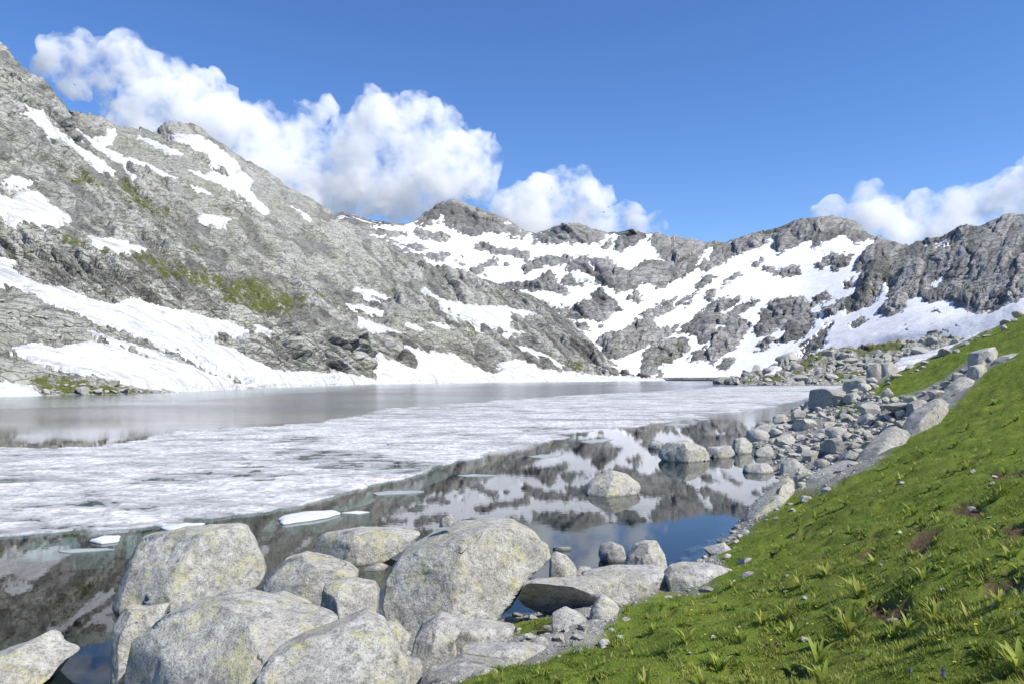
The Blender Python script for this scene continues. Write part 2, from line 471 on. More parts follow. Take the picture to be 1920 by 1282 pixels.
SNOW_L = [
 ("narrow slanting snow strip below the highest crag of the left slope", [(38, 187), (62, 205), (82, 207), (95, 228), (120, 250), (142, 268), (165, 283), (190, 300), (222, 323), (203, 320), (178, 307), (148, 282), (118, 262), (95, 257), (65, 228), (30, 212), (50, 211)]),
 ("long thin snow ribbon running down beside the slanting snow strip", [(148, 244), (175, 260), (200, 278), (230, 292), (275, 306), (305, 320), (342, 336), (330, 337), (300, 332), (270, 318), (235, 307), (205, 294), (180, 274)]),
 ("small notched snow patch under the pointed left crest", [(180, 254), (199, 254), (201, 241), (217, 242), (217, 258), (207, 270), (190, 262)]),
 ("broad snow patch just under the rounded crest of the left ridge", [(318, 251), (345, 249), (380, 254), (386, 263), (405, 270), (422, 283), (446, 303), (452, 318), (430, 313), (400, 306), (385, 288), (350, 272), (330, 263)]),
 ("irregular snow patch hanging below the broad crest patch", [(355, 318), (385, 328), (402, 323), (430, 333), (455, 323), (476, 338), (467, 354), (482, 373), (503, 391), (478, 384), (452, 364), (428, 352), (402, 337)]),
 ("faint thin snow streak on the grey scree under the crest", [(258, 254), (280, 261), (315, 274), (342, 285), (310, 282), (275, 271)]),
 ("short snow sliver above the grassy ledges of the left slope", [(233, 313), (245, 323), (264, 340), (250, 335)]),
 ("little split snow patch near the left edge above the star-shaped one", [(8, 336), (25, 327), (52, 338), (76, 340), (47, 348), (18, 346)]),
 ("star-shaped snow patch at the left edge of the slope", [(-60, 350), (0, 364), (20, 372), (38, 372), (34, 360), (72, 358), (88, 372), (76, 376), (105, 386), (130, 402), (108, 406), (108, 421), (92, 418), (60, 412), (30, 410), (0, 388), (-60, 380)]),
 ("lens-shaped snow patch on the ledge above the slab cliffs", [(150, 436), (180, 444), (225, 448), (250, 457), (279, 466), (225, 468), (185, 457)]),
 ("great snow tongue under the slab cliffs reaching down to the lake", [(-80, 455), (0, 480), (27, 486), (25, 500), (45, 516), (80, 533), (125, 538), (160, 553), (190, 564), (215, 568), (250, 556), (310, 575), (400, 595), (440, 600), (468, 620), (455, 628), (415, 620), (372, 636), (430, 647), (480, 675), (520, 692), (600, 700), (650, 698), (705, 710), (690, 722), (560, 726), (500, 724), (480, 712), (430, 690), (365, 664), (300, 640), (240, 620), (175, 606), (130, 588), (70, 556), (52, 534), (20, 524), (0, 526), (-80, 520)]),
 ("lower snowfield on the left shore streaked with grey dirt", [(25, 648), (60, 640), (110, 650), (170, 634), (222, 648), (280, 668), (350, 688), (420, 703), (462, 723), (430, 729), (390, 733), (345, 729), (280, 722), (200, 706), (120, 690), (60, 668)]),
 ("thin snow strip between the moraine and the lower snowfield", [(165, 616), (220, 632), (300, 660), (380, 692), (450, 716), (440, 722), (360, 697), (270, 664), (200, 640)]),
 ("snow bank at the water's edge in the left corner of the lake", [(-300, 722), (0, 714), (60, 722), (76, 741), (0, 746), (-300, 754)]),
 ("wide snow apron on the far shore beyond the dark cliff nose", [(703, 652), (722, 668), (745, 678), (778, 690), (774, 664), (762, 648), (800, 660), (850, 662), (885, 684), (925, 700), (946, 690), (938, 678), (975, 670), (1010, 688), (1080, 697), (1160, 703), (1240, 707), (1258, 716), (860, 718), (705, 721)]),
 ("thin slanting snow streak in the middle of the left flank", [(668, 538), (700, 544), (747, 564), (720, 560), (690, 551)]),
 ("wedge of snow under the slanting streak of the left flank", [(652, 568), (680, 571), (724, 583), (700, 588), (670, 581)]),
 ("long snow sliver lower down the left flank", [(663, 586), (690, 599), (730, 615), (767, 624), (720, 622), (680, 608)]),
 ("short snow bar above the far shore snow apron", [(748, 603), (780, 607), (810, 619), (788, 623), (763, 616)]),
 ("small snow bar to the lake side of the short one", [(800, 604), (825, 606), (850, 613), (830, 617)]),
 ("branching snow gully where the left flank meets the cirque", [(788, 534), (815, 553), (845, 564), (890, 571), (950, 574), (1005, 587), (985, 590), (957, 584), (962, 600), (958, 614), (990, 624), (955, 624), (920, 611), (870, 596), (848, 587), (833, 570), (808, 551)]),
 ("snow strip above the green tongue on the far shore", [(965, 645), (1000, 652), (1040, 672), (1062, 684), (1030, 676), (990, 660)]),
 ("thin snow dash on the upper middle of the left slope", [(383, 402), (410, 404), (442, 414), (415, 415)]),
 ("tiny snow dash low on the rock above the great snow tongue's end", [(478, 608), (500, 612), (512, 622), (490, 620)]),
 ("short snow streak beneath the long ribbon on the upper slope", [(352, 345), (380, 352), (398, 364), (372, 358)]),
 ("faint thin snow streak high on the middle of the left flank", [(545, 386), (575, 398), (592, 420), (570, 410)]),
]
wob = 5.0 * fbm(bpx / 34, bpy_ / 22, 0 * bpx, 3, 5) + 8.0 * fbm((bpx + bpy_) / 14, (bpy_ - 0.7 * bpx) / 6, 0 * bpx, 4, 6, 0.65)
sdL = [poly_sd(bpx, bpy_, p, 30) for _, p in SNOW_L]
sd_all = np.max(np.array(sdL), 0)
wob = wob * np.where(sd_all > -12, 1, 1)
snowiness = sstep(-5, 5, sd_all + wob * 0.8)
SCREE_L = [[(-80, 545), (0, 535), (60, 562), (130, 594), (240, 628), (300, 652), (400, 695), (490, 726), (440, 720), (350, 684), (230, 640), (150, 628), (60, 636), (0, 650), (-80, 640)],
           [(190, 240), (300, 245), (350, 270), (400, 310), (470, 360), (430, 370), (330, 330), (240, 300), (200, 280)],
           [(450, 330), (560, 380), (600, 420), (560, 430), (500, 400)], [(0, 660), (60, 672), (110, 695), (60, 712), (0, 712)],
           [(700, 560), (820, 600), (880, 640), (820, 650), (740, 620)]]
scree = np.zeros_like(bpx)
for p in SCREE_L:
    scree = np.maximum(scree, sstep(-8, 10, poly_sd(bpx, bpy_, p, 30) + wob))
GRASS_L = [[(110, 440), (230, 462), (330, 484), (420, 515), (480, 548), (430, 550), (330, 515), (240, 482), (120, 455)], [(410, 522), (470, 508), (540, 542), (585, 562), (545, 578), (480, 578), (415, 562)],
           [(200, 335), (240, 330), (270, 362), (300, 385), (270, 388), (225, 355)], [(110, 335), (160, 330), (190, 350), (130, 350)], [(42, 700), (130, 697), (190, 715), (290, 730), (200, 742), (80, 740)],
           [(1030, 660), (1080, 672), (1140, 692), (1080, 694)], [(660, 620), (720, 650), (690, 655)], [(780, 545), (800, 560), (815, 575), (795, 565)], [(860, 605), (890, 610), (930, 635), (890, 630)],
           [(560, 425), (600, 440), (590, 445)], [(330, 460), (380, 455), (390, 475), (350, 475)], [(600, 545), (640, 565), (660, 590), (620, 575)], [(250, 350), (330, 400), (310, 410), (260, 380)]]
grL = np.zeros_like(bpx)
for p in GRASS_L:
    grL = np.maximum(grL, sstep(-14, 14, poly_sd(bpx, bpy_, p, 30) + 2 * wob))
grL = grL * 0.62 + 0.30 * sstep(0.0, 0.6, fbm(bpx / 90, bpy_ / 40, 0 * bpx, 4, 77)) * sstep(260, 380, bpy_)
# rock relief: big buttresses, then slabs elongated down the fall line, then blocks, then rubble
NL = grid_normals(BL)
ca, sa = math.cos(math.radians(38)), math.sin(math.radians(38))
mpp = YLs / F                                            # metres per photograph pixel
wu = 16 * fbm(XL / 60, YLs / 60, ZLs / 60, 3, 21); wv = 10 * fbm(XL / 45, YLs / 45, ZLs / 45, 3, 22)
bend = 0.10 * (bpx - 350) * 0.25
cu = bpx * ca + (bpy_ - HZ) * sa + wu; cv = -bpx * sa + (bpy_ - HZ) * ca + wv
slab = 1 - scree
cliffy = slab * (0.55 + 0.45 * sstep(-20, 30, np.minimum(bpy_ - 420 - 0.18 * bpx, 640 + 0.1 * bpx - bpy_)))
dL = 9.0 * fbm(XL / 120, YLs / 120, ZLs / 120, 3, 1)
r_ = cliffy * (14 * blocks(cu / 130, cv / 34, 2, 0.7, 0.5, 0.06) + 11 * cells(cu / 130, cv / 34, 2)[6])
r_ += cliffy * (7.0 * blocks(cu / 62, cv / 17, 3, 0.8, 0.8, 0.11) + 9.0 * cells(cu / 62, cv / 17, 3)[6])
r_ += (3.4 * slab + 0.8) * (blocks((cu + wu * 0.4) / 25, cv / 9.5, 4, 1.0, 0.8, 0.14) + 0.8 * cells((cu + wu * 0.4) / 25, cv / 9.5, 4)[6])
r_ += (1.1 + 1.0 * scree) * blocks((bpx + 0.4 * wu) / 9.5, (bpy_ + 0.4 * wv) / 6.0, 8, 1.2, 0.7, 0.12)
r_ += 0.8 * fbm(bpx / 12, bpy_ / 12, YLs / 60, 3, 9)
dL += r_ * mpp
c1_ = cells(cu / 130, cv / 34, 2); c2_ = cells(cu / 62, cv / 17, 3); c3_ = cells((cu + wu * 0.4) / 25, cv / 9.5, 4)
tone = slab * (0.5 * (c1_[2] - 0.5) + 0.7 * (c2_[3] - 0.5) + 0.6 * (c3_[2] - 0.5)) + 0.5
stain = (0.25 + 0.75 * sstep(0.6, 0.95, cliffy)) * sstep(0.0, 0.30, fbm(cu / 110, cv / 7.5, 0 * cu, 4, 55, 0.6) + 0.25 * fbm(bpx / 90, bpy_ / 60, 0 * cu, 2, 56)) 
damp = (1 - snowiness) * np.minimum(1, 0.25 + np.clip((t[:, None]) * 2.2, 0, 1))
skyfade = np.where(t[:, None] > 3.8, 0.55, 1.0)
grd = 1 - 0.6 * np.clip(grL, 0, 1)
dsp = dL * (0.12 + 0.88 * damp) * skyfade * grd * np.clip(0.1 + t[:, None] * 5, 0, 1)
RL = BL + NL * (dsp - 1.2 * snowiness)[..., None]
RL[..., 2] = np.where(t[:, None] <= 0.015, -3.0, RL[..., 2])
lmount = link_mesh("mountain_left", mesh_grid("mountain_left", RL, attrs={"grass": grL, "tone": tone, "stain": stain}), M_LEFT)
tag(lmount, "pale grey granite mountainside of slabs and scree falling to the lake", kind="structure")
# snow patches: a smooth surface that the rock pokes through
undul = 0.5 * fbm(XL / 18, YLs / 18, ZLs / 18, 3, 30) + 0.12 * fbm(XL / 3, YLs / 3, ZLs / 3, 2, 31)
for k_, (lab, poly) in enumerate(SNOW_L):
    s = sdL[k_]
    own = s >= sd_all - 0.01
    q = s + wob * 0.8
    hgt = np.clip(np.where(q > 0, q * 0.25, q * 1.2) * mpp, -4.0, 0.4) + undul + 0.12 * dL * (1 - 0.6 * snowiness) - 0.3
    hgt = hgt * edge + 0.25 * (1 - edge)
    keep = own & (q > -7)
    if keep.sum() < 6: continue
    keep = largest(keep)
    SV = BL + NL * hgt[..., None]
    SV[..., 2] = np.where(t[:, None] <= 0.015, -3.0, SV[..., 2])
    o = link_mesh("snow_patch", mesh_grid("snow_patch", SV, keep), M_SNOW)
    tag(o, lab, "snow patch", "snow patches on the left mountainside")

# --- far cirque, from behind the left flank round to the dark ridge on the right
pxC = np.concatenate([np.arange(560, 1960, 2.2), np.arange(1960, 2420, 6.0)])
c0 = [(560, 713, 860), (900, 713, 830), (1150, 713.6, 800), (1260, 713.6, 780), (1350, 714, 745), (1420, 714.4, 690), (1500, 715, 640), (1650, 716, 560), (1800, 717, 470), (1920, 718, 420), (2420, 718, 330)]
c1 = [(560, 610, 1250), (760, 610, 1150), (1000, 645, 960), (1150, 655, 930), (1250, 662, 900), (1400, 658, 820), (1500, 655, 740), (1600, 640, 660), (1700, 620, 590), (1800, 600, 540), (1920, 560, 500), (2420, 500, 400)]
c2 = [(560, 520, 1500), (760, 540, 1350), (1000, 575, 1150), (1150, 590, 1080), (1250, 585, 1060), (1400, 580, 980), (1500, 585, 880), (1600, 572, 790), (1700, 560, 690), (1800, 562, 610), (1920, 530, 550), (2420, 420, 430)]
c3 = [(560, 470, 1700), (760, 480, 1600), (900, 490, 1500), (1000, 515, 1300), (1150, 500, 1210), (1250, 500, 1250), (1400, 520, 1120), (1500, 510, 1080), (1600, 505, 950), (1700, 515, 790), (1800, 500, 700), (1920, 478, 640), (2420, 350, 480)]
c4 = [(560, 445, 1850), (760, 440, 1950), (900, 446, 1950), (1000, 466, 1750), (1150, 466, 1640), (1220, 470, 1500), (1320, 480, 1420), (1400, 470, 1360), (1500, 458, 1260), (1600, 462, 1130), (1700, 478, 930), (1800, 455, 810), (1920, 440, 735), (2420, 300, 540)]
c5 = [(560, 425, 1900), (640, 398, 1900), (660, 399, 1900), (690, 411, 1920), (760, 420, 2020), (775, 417, 2090), (800, 395, 2180), (825, 381, 2200), (850, 374, 2200), (880, 384, 2200), (900, 393, 2200), (930, 402, 2180), (960, 415, 2150), (988, 433, 2090),
      (1005, 437, 2000), (1035, 424, 1950), (1060, 419, 1910), (1085, 418, 1900), (1110, 427, 1880), (1140, 436, 1830), (1162, 433, 1790), (1185, 427, 1750), (1210, 432, 1740), (1240, 440, 1720), (1280, 447, 1690), (1325, 456, 1640), (1350, 453, 1600),
      (1400, 440, 1540), (1440, 429, 1490), (1475, 419, 1450), (1492, 412, 1440), (1515, 408, 1420), (1560, 405, 1400), (1590, 408, 1380), (1608, 416, 1360), (1630, 440, 1320), (1650, 448, 1250), (1668, 450, 1200), (1685, 456, 1140), (1700, 464, 1080),
      (1715, 458, 1050), (1740, 452, 1010), (1770, 446, 960), (1790, 430, 940), (1812, 423, 920), (1826, 428, 905), (1850, 420, 885), (1872, 410, 868), (1890, 407, 856), (1908, 414, 846), (1920, 418, 838), (1980, 396, 800), (2100, 380, 720), (2420, 250, 600)]
c6 = [(p, q + 60, y * 1.18) for p, q, y in c5]
t, YC, ZC = surface(pxC, [c0, c1, c2, c3, c4, c5, c6], [62, 66, 62, 66, 60, 8])
top = (t >= 4.85)[:, None]
YC = np.where(top, YC, blur(blur(YC, 6, 0), 8, 1)); ZC = np.where(top, ZC, blur(blur(ZC, 6, 0), 8, 1))
XC = (pxC[None] - 960) / F * YC
BC = np.stack([XC, YC, ZC], -1)
bpx, bpy_ = project(BC)
ROCK_C = [
 [(770, 424), (800, 393), (850, 370), (900, 390), (990, 432), (978, 446), (962, 443), (945, 439), (930, 441), (910, 439), (890, 443), (860, 434), (845, 425), (835, 415), (828, 403), (820, 413), (800, 424)],
 [(1002, 442), (1015, 452), (1035, 461), (1050, 455), (1070, 455), (1090, 461), (1110, 453), (1125, 453), (1142, 437), (1110, 422), (1080, 414), (1040, 420)],
 [(1130, 466), (1140, 452), (1160, 428), (1188, 420), (1232, 436), (1212, 450), (1190, 460), (1166, 473), (1155, 468), (1158, 456)],
 [(1002, 436), (1010, 438), (1008, 452), (1002, 452)],
 [(1228, 436), (1225, 460), (1236, 482), (1242, 487), (1210, 491), (1195, 501), (1180, 506), (1150, 496), (1140, 486), (1105, 484), (1060, 483), (1025, 481), (1000, 486), (985, 500), (974, 516), (1000, 506), (1020, 496), (1060, 496), (1062, 510), (1050, 530), (1090, 536), (1110, 526), (1120, 532), (1150, 541), (1170, 546), (1190, 541), (1215, 527), (1230, 541), (1247, 541), (1262, 526), (1277, 521), (1292, 514), (1312, 488), (1322, 468), (1328, 452), (1280, 442)],
 [(905, 464), (935, 464), (970, 467), (990, 474), (996, 480), (985, 488), (955, 477), (930, 476)],
 [(900, 491), (915, 482), (935, 484), (951, 495), (935, 501), (905, 498)],
 [(640, 394), (665, 397), (700, 413), (740, 420), (700, 424), (650, 412)], [(680, 424), (740, 434), (768, 441), (730, 444), (690, 436)], [(695, 446), (740, 455), (770, 470), (740, 470)], [(780, 432), (830, 438), (852, 446), (835, 453), (800, 448), (780, 444)],
 [(725, 448), (765, 452), (800, 466), (790, 472), (750, 462)], [(765, 478), (800, 474), (840, 480), (830, 486), (790, 488)], [(868, 456), (905, 457), (912, 463), (880, 463)], [(850, 480), (870, 478), (880, 488), (860, 492)],
 [(1000, 560), (1030, 564), (1052, 574), (1062, 581), (1055, 591), (1045, 586), (1025, 578), (1005, 576)], [(1043, 591), (1070, 576), (1105, 567), (1108, 545), (1128, 540), (1160, 575), (1172, 582), (1150, 580), (1140, 597), (1124, 607), (1100, 597), (1070, 600)],
 [(915, 530), (1000, 529), (1030, 512), (1046, 530), (1060, 545), (1025, 541), (1000, 547), (960, 542)], [(955, 586), (975, 580), (1010, 589), (1042, 600), (1042, 620), (1020, 642), (995, 612), (965, 613), (958, 602)], [(1028, 622), (1050, 611), (1067, 625), (1050, 634)],
 [(880, 505), (900, 500), (912, 518), (890, 514)], [(1080, 608), (1100, 606), (1105, 614), (1086, 616)], [(1062, 630), (1075, 622), (1084, 632), (1070, 636)], [(1170, 558), (1195, 552), (1197, 562), (1172, 562)], [(1185, 545), (1203, 543), (1205, 549), (1188, 550)],
 [(1120, 640), (1150, 620), (1180, 606), (1215, 585), (1245, 575), (1225, 600), (1232, 612), (1225, 628), (1190, 650), (1160, 668), (1130, 664), (1140, 648)], [(1055, 650), (1090, 650), (1110, 668), (1080, 672)],
 [(1330, 452), (1308, 502), (1325, 512), (1340, 501), (1380, 482), (1400, 471), (1420, 466), (1442, 450), (1456, 443), (1448, 462), (1460, 474), (1482, 468), (1500, 455), (1520, 449), (1518, 466), (1540, 460), (1550, 450), (1580, 440), (1600, 456), (1625, 452), (1655, 446), (1612, 410), (1560, 400), (1490, 406), (1440, 424), (1350, 449)],
 [(1320, 516), (1354, 508), (1332, 525), (1300, 549), (1280, 571), (1240, 591), (1198, 608), (1196, 598), (1240, 578), (1285, 553)], [(1272, 568), (1296, 565), (1285, 574)],
 [(1355, 526), (1386, 513), (1372, 525), (1345, 546), (1330, 560), (1345, 563), (1390, 554), (1376, 571), (1345, 590), (1350, 598), (1365, 585), (1385, 570), (1412, 558), (1422, 562), (1384, 590), (1406, 605), (1398, 622), (1370, 647), (1335, 674), (1294, 676), (1300, 660), (1330, 647), (1347, 628), (1330, 640), (1313, 640), (1310, 627), (1268, 622), (1285, 604), (1310, 580), (1330, 566), (1322, 560)],
 [(1428, 576), (1460, 559), (1500, 558), (1521, 570), (1520, 585), (1545, 585), (1570, 565), (1605, 543), (1592, 572), (1560, 592), (1530, 602), (1510, 628), (1470, 640), (1458, 640), (1475, 620), (1455, 612), (1430, 628), (1413, 622), (1425, 600)],
 [(1416, 496), (1450, 499), (1497, 499), (1497, 508), (1470, 516), (1440, 509)], [(1540, 475), (1560, 469), (1575, 481), (1602, 474), (1590, 492), (1562, 501), (1550, 490), (1535, 506), (1531, 496)], [(1420, 648), (1445, 630), (1450, 636), (1432, 652)],
 [(1196, 620), (1225, 609), (1240, 621), (1272, 610), (1250, 627), (1225, 642), (1196, 654)], [(1208, 660), (1225, 648), (1250, 639), (1285, 638), (1294, 656), (1262, 678), (1232, 686), (1242, 698), (1205, 704), (1200, 684)], [(1275, 672), (1292, 666), (1290, 678), (1280, 678)], [(1346, 686), (1362, 672), (1376, 676), (1360, 690)],
 [(1486, 670), (1510, 643), (1545, 608), (1572, 598), (1552, 620), (1547, 640), (1540, 652), (1512, 668)], [(1578, 526), (1596, 520), (1598, 538), (1584, 540)], [(1528, 560), (1545, 548), (1552, 556), (1536, 566)], [(1592, 610), (1612, 593), (1620, 600), (1602, 612)],
 [(1695, 464), (1650, 442), (1625, 468), (1603, 512), (1622, 506), (1598, 548), (1583, 590), (1640, 568), (1658, 533), (1666, 556), (1652, 584), (1690, 579), (1702, 552), (1725, 545), (1738, 566), (1772, 560), (1832, 574), (1870, 568), (1920, 548), (2000, 530), (2420, 480), (2420, 150), (1920, 380), (1870, 400), (1810, 415), (1770, 440), (1715, 452)],
]
SNOW_IN = [[(1789, 486), (1768, 515), (1748, 530), (1738, 548), (1752, 546), (1770, 526), (1786, 506)], [(1824, 505), (1800, 525), (1806, 530), (1822, 515)], [(1062, 505), (1090, 505), (1112, 520), (1080, 520)], [(1330, 460), (1318, 480), (1326, 482), (1336, 462)],
           [(1730, 462), (1778, 444), (1776, 452), (1740, 464)], [(1135, 452), (1145, 440), (1150, 442), (1138, 454)], [(1340, 612), (1364, 604), (1366, 614), (1344, 624)], [(1096, 488), (1108, 490), (1112, 502), (1098, 498)]]
wob = 6.0 * fbm(bpx / 30, bpy_ / 20, 0 * bpx, 3, 105) + 9.5 * fbm((bpx - 0.5 * bpy_) / 12, (bpy_ + 0.5 * bpx) / 6, 0 * bpx, 4, 106, 0.65)
sd = np.max(np.array([poly_sd(bpx, bpy_, p, 30) for p in ROCK_C]), 0)
sdi = np.max(np.array([poly_sd(bpx, bpy_, p, 30) for p in SNOW_IN]), 0)
sd = np.minimum(sd, -sdi)
isl = 30 * (fbm(bpx / 30, bpy_ / 17, 0 * bpx, 5, 140, 0.65) - 0.50) + 0.10 * sd         # loose outcrops in the snow
isl = np.where((bpx > 1000) & (bpy_ > 520) & (bpx < 1700), isl, isl - 1.2)
rk = np.maximum(sd + wob, np.where((sd < -2) & (t[:, None] > 0.15), isl, -99))
rock = sstep(-4, 4, rk)
grC = np.zeros_like(bpx)
for p in [[(1650, 470), (1700, 480), (1680, 560), (1600, 580), (1620, 530)], [(1780, 530), (1850, 520), (1840, 570), (1740, 570)], [(1480, 665), (1560, 640), (1560, 680), (1480, 690)], [(1130, 640), (1180, 660), (1140, 670)], [(1220, 650), (1290, 645), (1290, 690), (1220, 690)]]:
    grC = np.maximum(grC, 0.42 * sstep(-14, 14, poly_sd(bpx, bpy_, p, 30) + 2 * wob))
NC = grid_normals(BC)
right = sstep(1560, 1700, bpx)
# relief: craggy blocks, with ribs and gullies down the right-hand wall
wu = 14 * fbm(bpx / 60, bpy_ / 60, 0 * bpx, 3, 121); wv = 12 * fbm(bpx / 60, bpy_ / 60, 0 * bpx + 9, 3, 122)
mpc = YC / F
ang = np.radians(np.where(bpx < 1150, 20, -36) - 16 * right)
qx, qy = bpx - 1630, bpy_ - 500
u = qx * np.cos(ang) + qy * np.sin(ang) + wu; v = -qx * np.sin(ang) + qy * np.cos(ang) + wv
dC = 10 * fbm(XC / 150, YC / 150, ZC / 150, 3, 101)
r_ = 7 * blocks(u / 60, v / 30, 102, 1.2, 0.35, 0.06) + 3.2 * blocks(u / 27, v / 12, 103, 1.2, 0.6, 0.08) + 1.5 * blocks(u / 11, v / 6.0, 104, 1.2, 0.7, 0.1)
r_ += 1.3 * fbm(bpx / 10, bpy_ / 10, YC / 80, 3, 109)
r_ += right * 8.0 * ridged(v / 34, u / 120, 0 * u, 4, 111)
dC += r_ * mpc * (1 - 0.35 * right)
toneC = 0.5 + 0.5 * (cells(u / 60, v / 30, 102)[2] - 0.5) + 0.6 * (cells(u / 27, v / 12, 103)[3] - 0.5)
amp = (0.15 + 0.85 * rock) * np.where(t[:, None] > 4.85, 0.5, 1.0) * np.clip(0.2 + t[:, None] * 1.5, 0.2, 1)
lift = np.clip(rk * YC / F * 0.35, -2.5, 3.5)
RC = BC + NC * (dC * amp * np.clip(blur(blur(NC[..., 2], 6, 0), 6, 1) * 1.5 - 0.2, 0.25, 1.0))[..., None]
RC[..., 2] += lift * np.where((t[:, None] > 4.85) | (t[:, None] < 0.12), 0, 1)
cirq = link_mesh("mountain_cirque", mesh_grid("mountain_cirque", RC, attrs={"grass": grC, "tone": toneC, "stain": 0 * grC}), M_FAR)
tag(cirq, "grey granite cirque of peaks and jagged ridges closing off the valley behind the lake", kind="structure")
und = 1.2 * fbm(XC / 60, YC / 60, ZC / 60, 3, 130) + 0.25 * fbm(XC / 9, YC / 9, ZC / 9, 2, 131)
SNZ = BC + NC * (und + 0.6 * fbm(XC / 150, YC / 150, ZC / 150, 3, 101) - 0.5)[..., None]
SNZ[..., 2] = np.where(t[:, None] <= 0.03, -4.0, SNZ[..., 2])
SNZ[..., 2] += np.where(rock > 0.6, -4.0 * rock, 0) - np.where(t[:, None] > 4.9, 3.0, 0)
snow = link_mesh("snow", mesh_grid("snow", SNZ, (rk < 5) & (bpy_ < 720)), M_SNOWFAR)
tag(snow, "unbroken white snow lying between the outcrops of the cirque behind the lake", "snow", kind="stuff")

# ------------------------------------------------------------------ near ground: the grassy slope, the shore and the lake bed in one sheet
CT = [at(*c) for c in [(1920, 1282, 5.0), (1920, 1100, 7.5), (1920, 950, 12), (1920, 800, 22), (1920, 650, 45), (1920, 592, 72),
      (1700, 1282, 6.0), (1700, 1100, 9.5), (1700, 950, 16), (1700, 850, 26), (1700, 770, 42), (1700, 720, 60), (1700, 692, 72),
      (1500, 1282, 7.2), (1500, 1150, 10.2), (1500, 1050, 15), (1500, 950, 23), (1500, 918, 27.5),
      (1300, 1282, 8), (1300, 1180, 11), (1300, 1100, 15), (1300, 1068, 18.5), (1100, 1282, 8.8), (1100, 1200, 11.5), (1100, 1150, 13.5), (850, 1282, 9.6), (1640, 722, 64)]]
CT += [(-3, 12, 0.1), (-7, 14, -0.7), (-12, 16, -1.6), (-3, 18, -1.0), (0.5, 20.5, -0.9), (4.5, 23, -0.7), (7.6, 27.5, -0.35), (0, 30, -3), (-10, 30, -4), (13.2, 40, -0.12), (17, 58, -0.12), (10, 55, -2.5), (39, 112, -0.3),
       (28, 115, -2.5), (150, 345, -0.2), (128, 352, -3), (-6, 8, 0.2), (-10, 5, 0.3), (0, 0, 3.4), (-4, 2, 2.2), (5, 1, 4.2), (10, 4, 5.2), (20, 10, 7.5), (40, 30, 12.5), (16, 38, 0.7), (21, 56, 0.9), (29, 75, 1.3), (44, 108, 1.3),
       (60, 122, 3.5), (100, 200, 4), (168, 350, 3), (60, 72, 14), (80, 60, 20), (120, 150, 20), (200, 300, 20), (44.9, 88, 5.0), (59.6, 90, 10.5), (40, 84, 3.4), (-30, 20, -4), (-40, 60, -6), (0, 100, -6), (60, 300, -6), (76, 190, -0.35), (58, 150, -0.35), (88, 188, 1.2), (110, 255, -0.3), (122, 250, 1.2)]
CT = np.array(CT, float)
def _tps(d2): return np.where(d2 > 1e-9, 0.5 * d2 * np.log(d2 + 1e-12), 0)
_sc = np.array([1.0, 1.0])
_n = len(CT)
_K = _tps(((CT[:, None, :2] - CT[None, :, :2]) ** 2).sum(-1)) + np.eye(_n) * 4.0
_P = np.c_[np.ones(_n), CT[:, :2]]
_A = np.block([[_K, _P], [_P.T, np.zeros((3, 3))]])
_w = np.linalg.solve(_A, np.r_[CT[:, 2], 0, 0, 0])
def ground_base(x, y):
    x = np.asarray(x, float); y = np.asarray(y, float)
    z = _w[_n] + _w[_n + 1] * x + _w[_n + 2] * y
    for i in range(_n):
        z = z + _w[i] * _tps((x - CT[i, 0]) ** 2 + (y - CT[i, 1]) ** 2)
    return np.maximum(z, -7.0)
def ground_z(x, y):
    z = ground_base(x, y)
    x = np.asarray(x, f32); y = np.asarray(y, f32); o = 0 * x
    land = sstep(0.0, 1.2, z)
    h = 0.30 * fbm(x / 2.1, y / 2.1, o, 3, 201) * (0.4 + 0.6 * land) + 0.16 * np.abs(fbm(x / 0.7, y / 0.6, o, 3, 202)) * land + 0.35 * fbm(x / 9, y / 9, o, 2, 203) * sstep(18, 50, y)
    return z + h
def hit(px, py, lo=3.0, hi=140.0):
    Y = np.exp(np.linspace(math.log(lo), math.log(hi), 700))
    x = (px - 960) / F * Y
    z = ground_z(x, Y)
    q = HZ - F * (z - EYE) / Y
    ok = np.where(q <= py)[0]
    i = ok[0] if len(ok) else len(Y) - 1
    return float(x[i]), float(Y[i]), float(z[i])

GRASS_P = [[(850, 1290), (900, 1265), (950, 1242), (1020, 1236), (1045, 1224), (1110, 1214), (1150, 1175), (1185, 1138), (1240, 1110), (1300, 1100), (1372, 1076), (1345, 1050), (1350, 1022), (1400, 1000), (1440, 962), (1490, 932), (1560, 914), (1620, 884), (1660, 858), (1720, 808), (1790, 764),
            (1830, 716), (1870, 684), (1920, 668), (2600, 480), (2600, 2600), (200, 2600), (700, 1330)],
           [(1630, 730), (1660, 714), (1700, 692), (1780, 658), (1850, 620), (1920, 588), (2600, 300), (2600, 640), (1920, 672), (1860, 668), (1815, 676), (1770, 712), (1700, 748), (1660, 752)],
           [(935, 1142), (985, 1168), (1030, 1160), (1034, 1196), (960, 1186)],
           [(1560, 768), (1590, 752), (1625, 758), (1600, 775), (1570, 778)]]
SOIL_P = [[(1688, 1036), (1722, 1000), (1748, 1010), (1735, 1046)], [(1838, 1000), (1900, 978), (1925, 1010), (1870, 1034)], [(1850, 890), (1900, 884), (1925, 902), (1870, 908)], [(1836, 1104), (1925, 1090), (1925, 1122), (1860, 1128)], [(1590, 1042), (1640, 1024), (1632, 1046)],
          [(1220, 1254), (1245, 1238), (1256, 1262), (1235, 1275)], [(1640, 1150), (1700, 1144), (1690, 1158)], [(1780, 960), (1830, 950), (1840, 968)], [(1480, 1240), (1520, 1230), (1510, 1255)]]
pxG = np.concatenate([np.arange(-1500, -100, 40.0), np.arange(-100, 1000, 8.0), np.arange(1000, 1940, 3.8), np.arange(1940, 2400, 10.0), np.arange(2400, 4600, 50.0)])
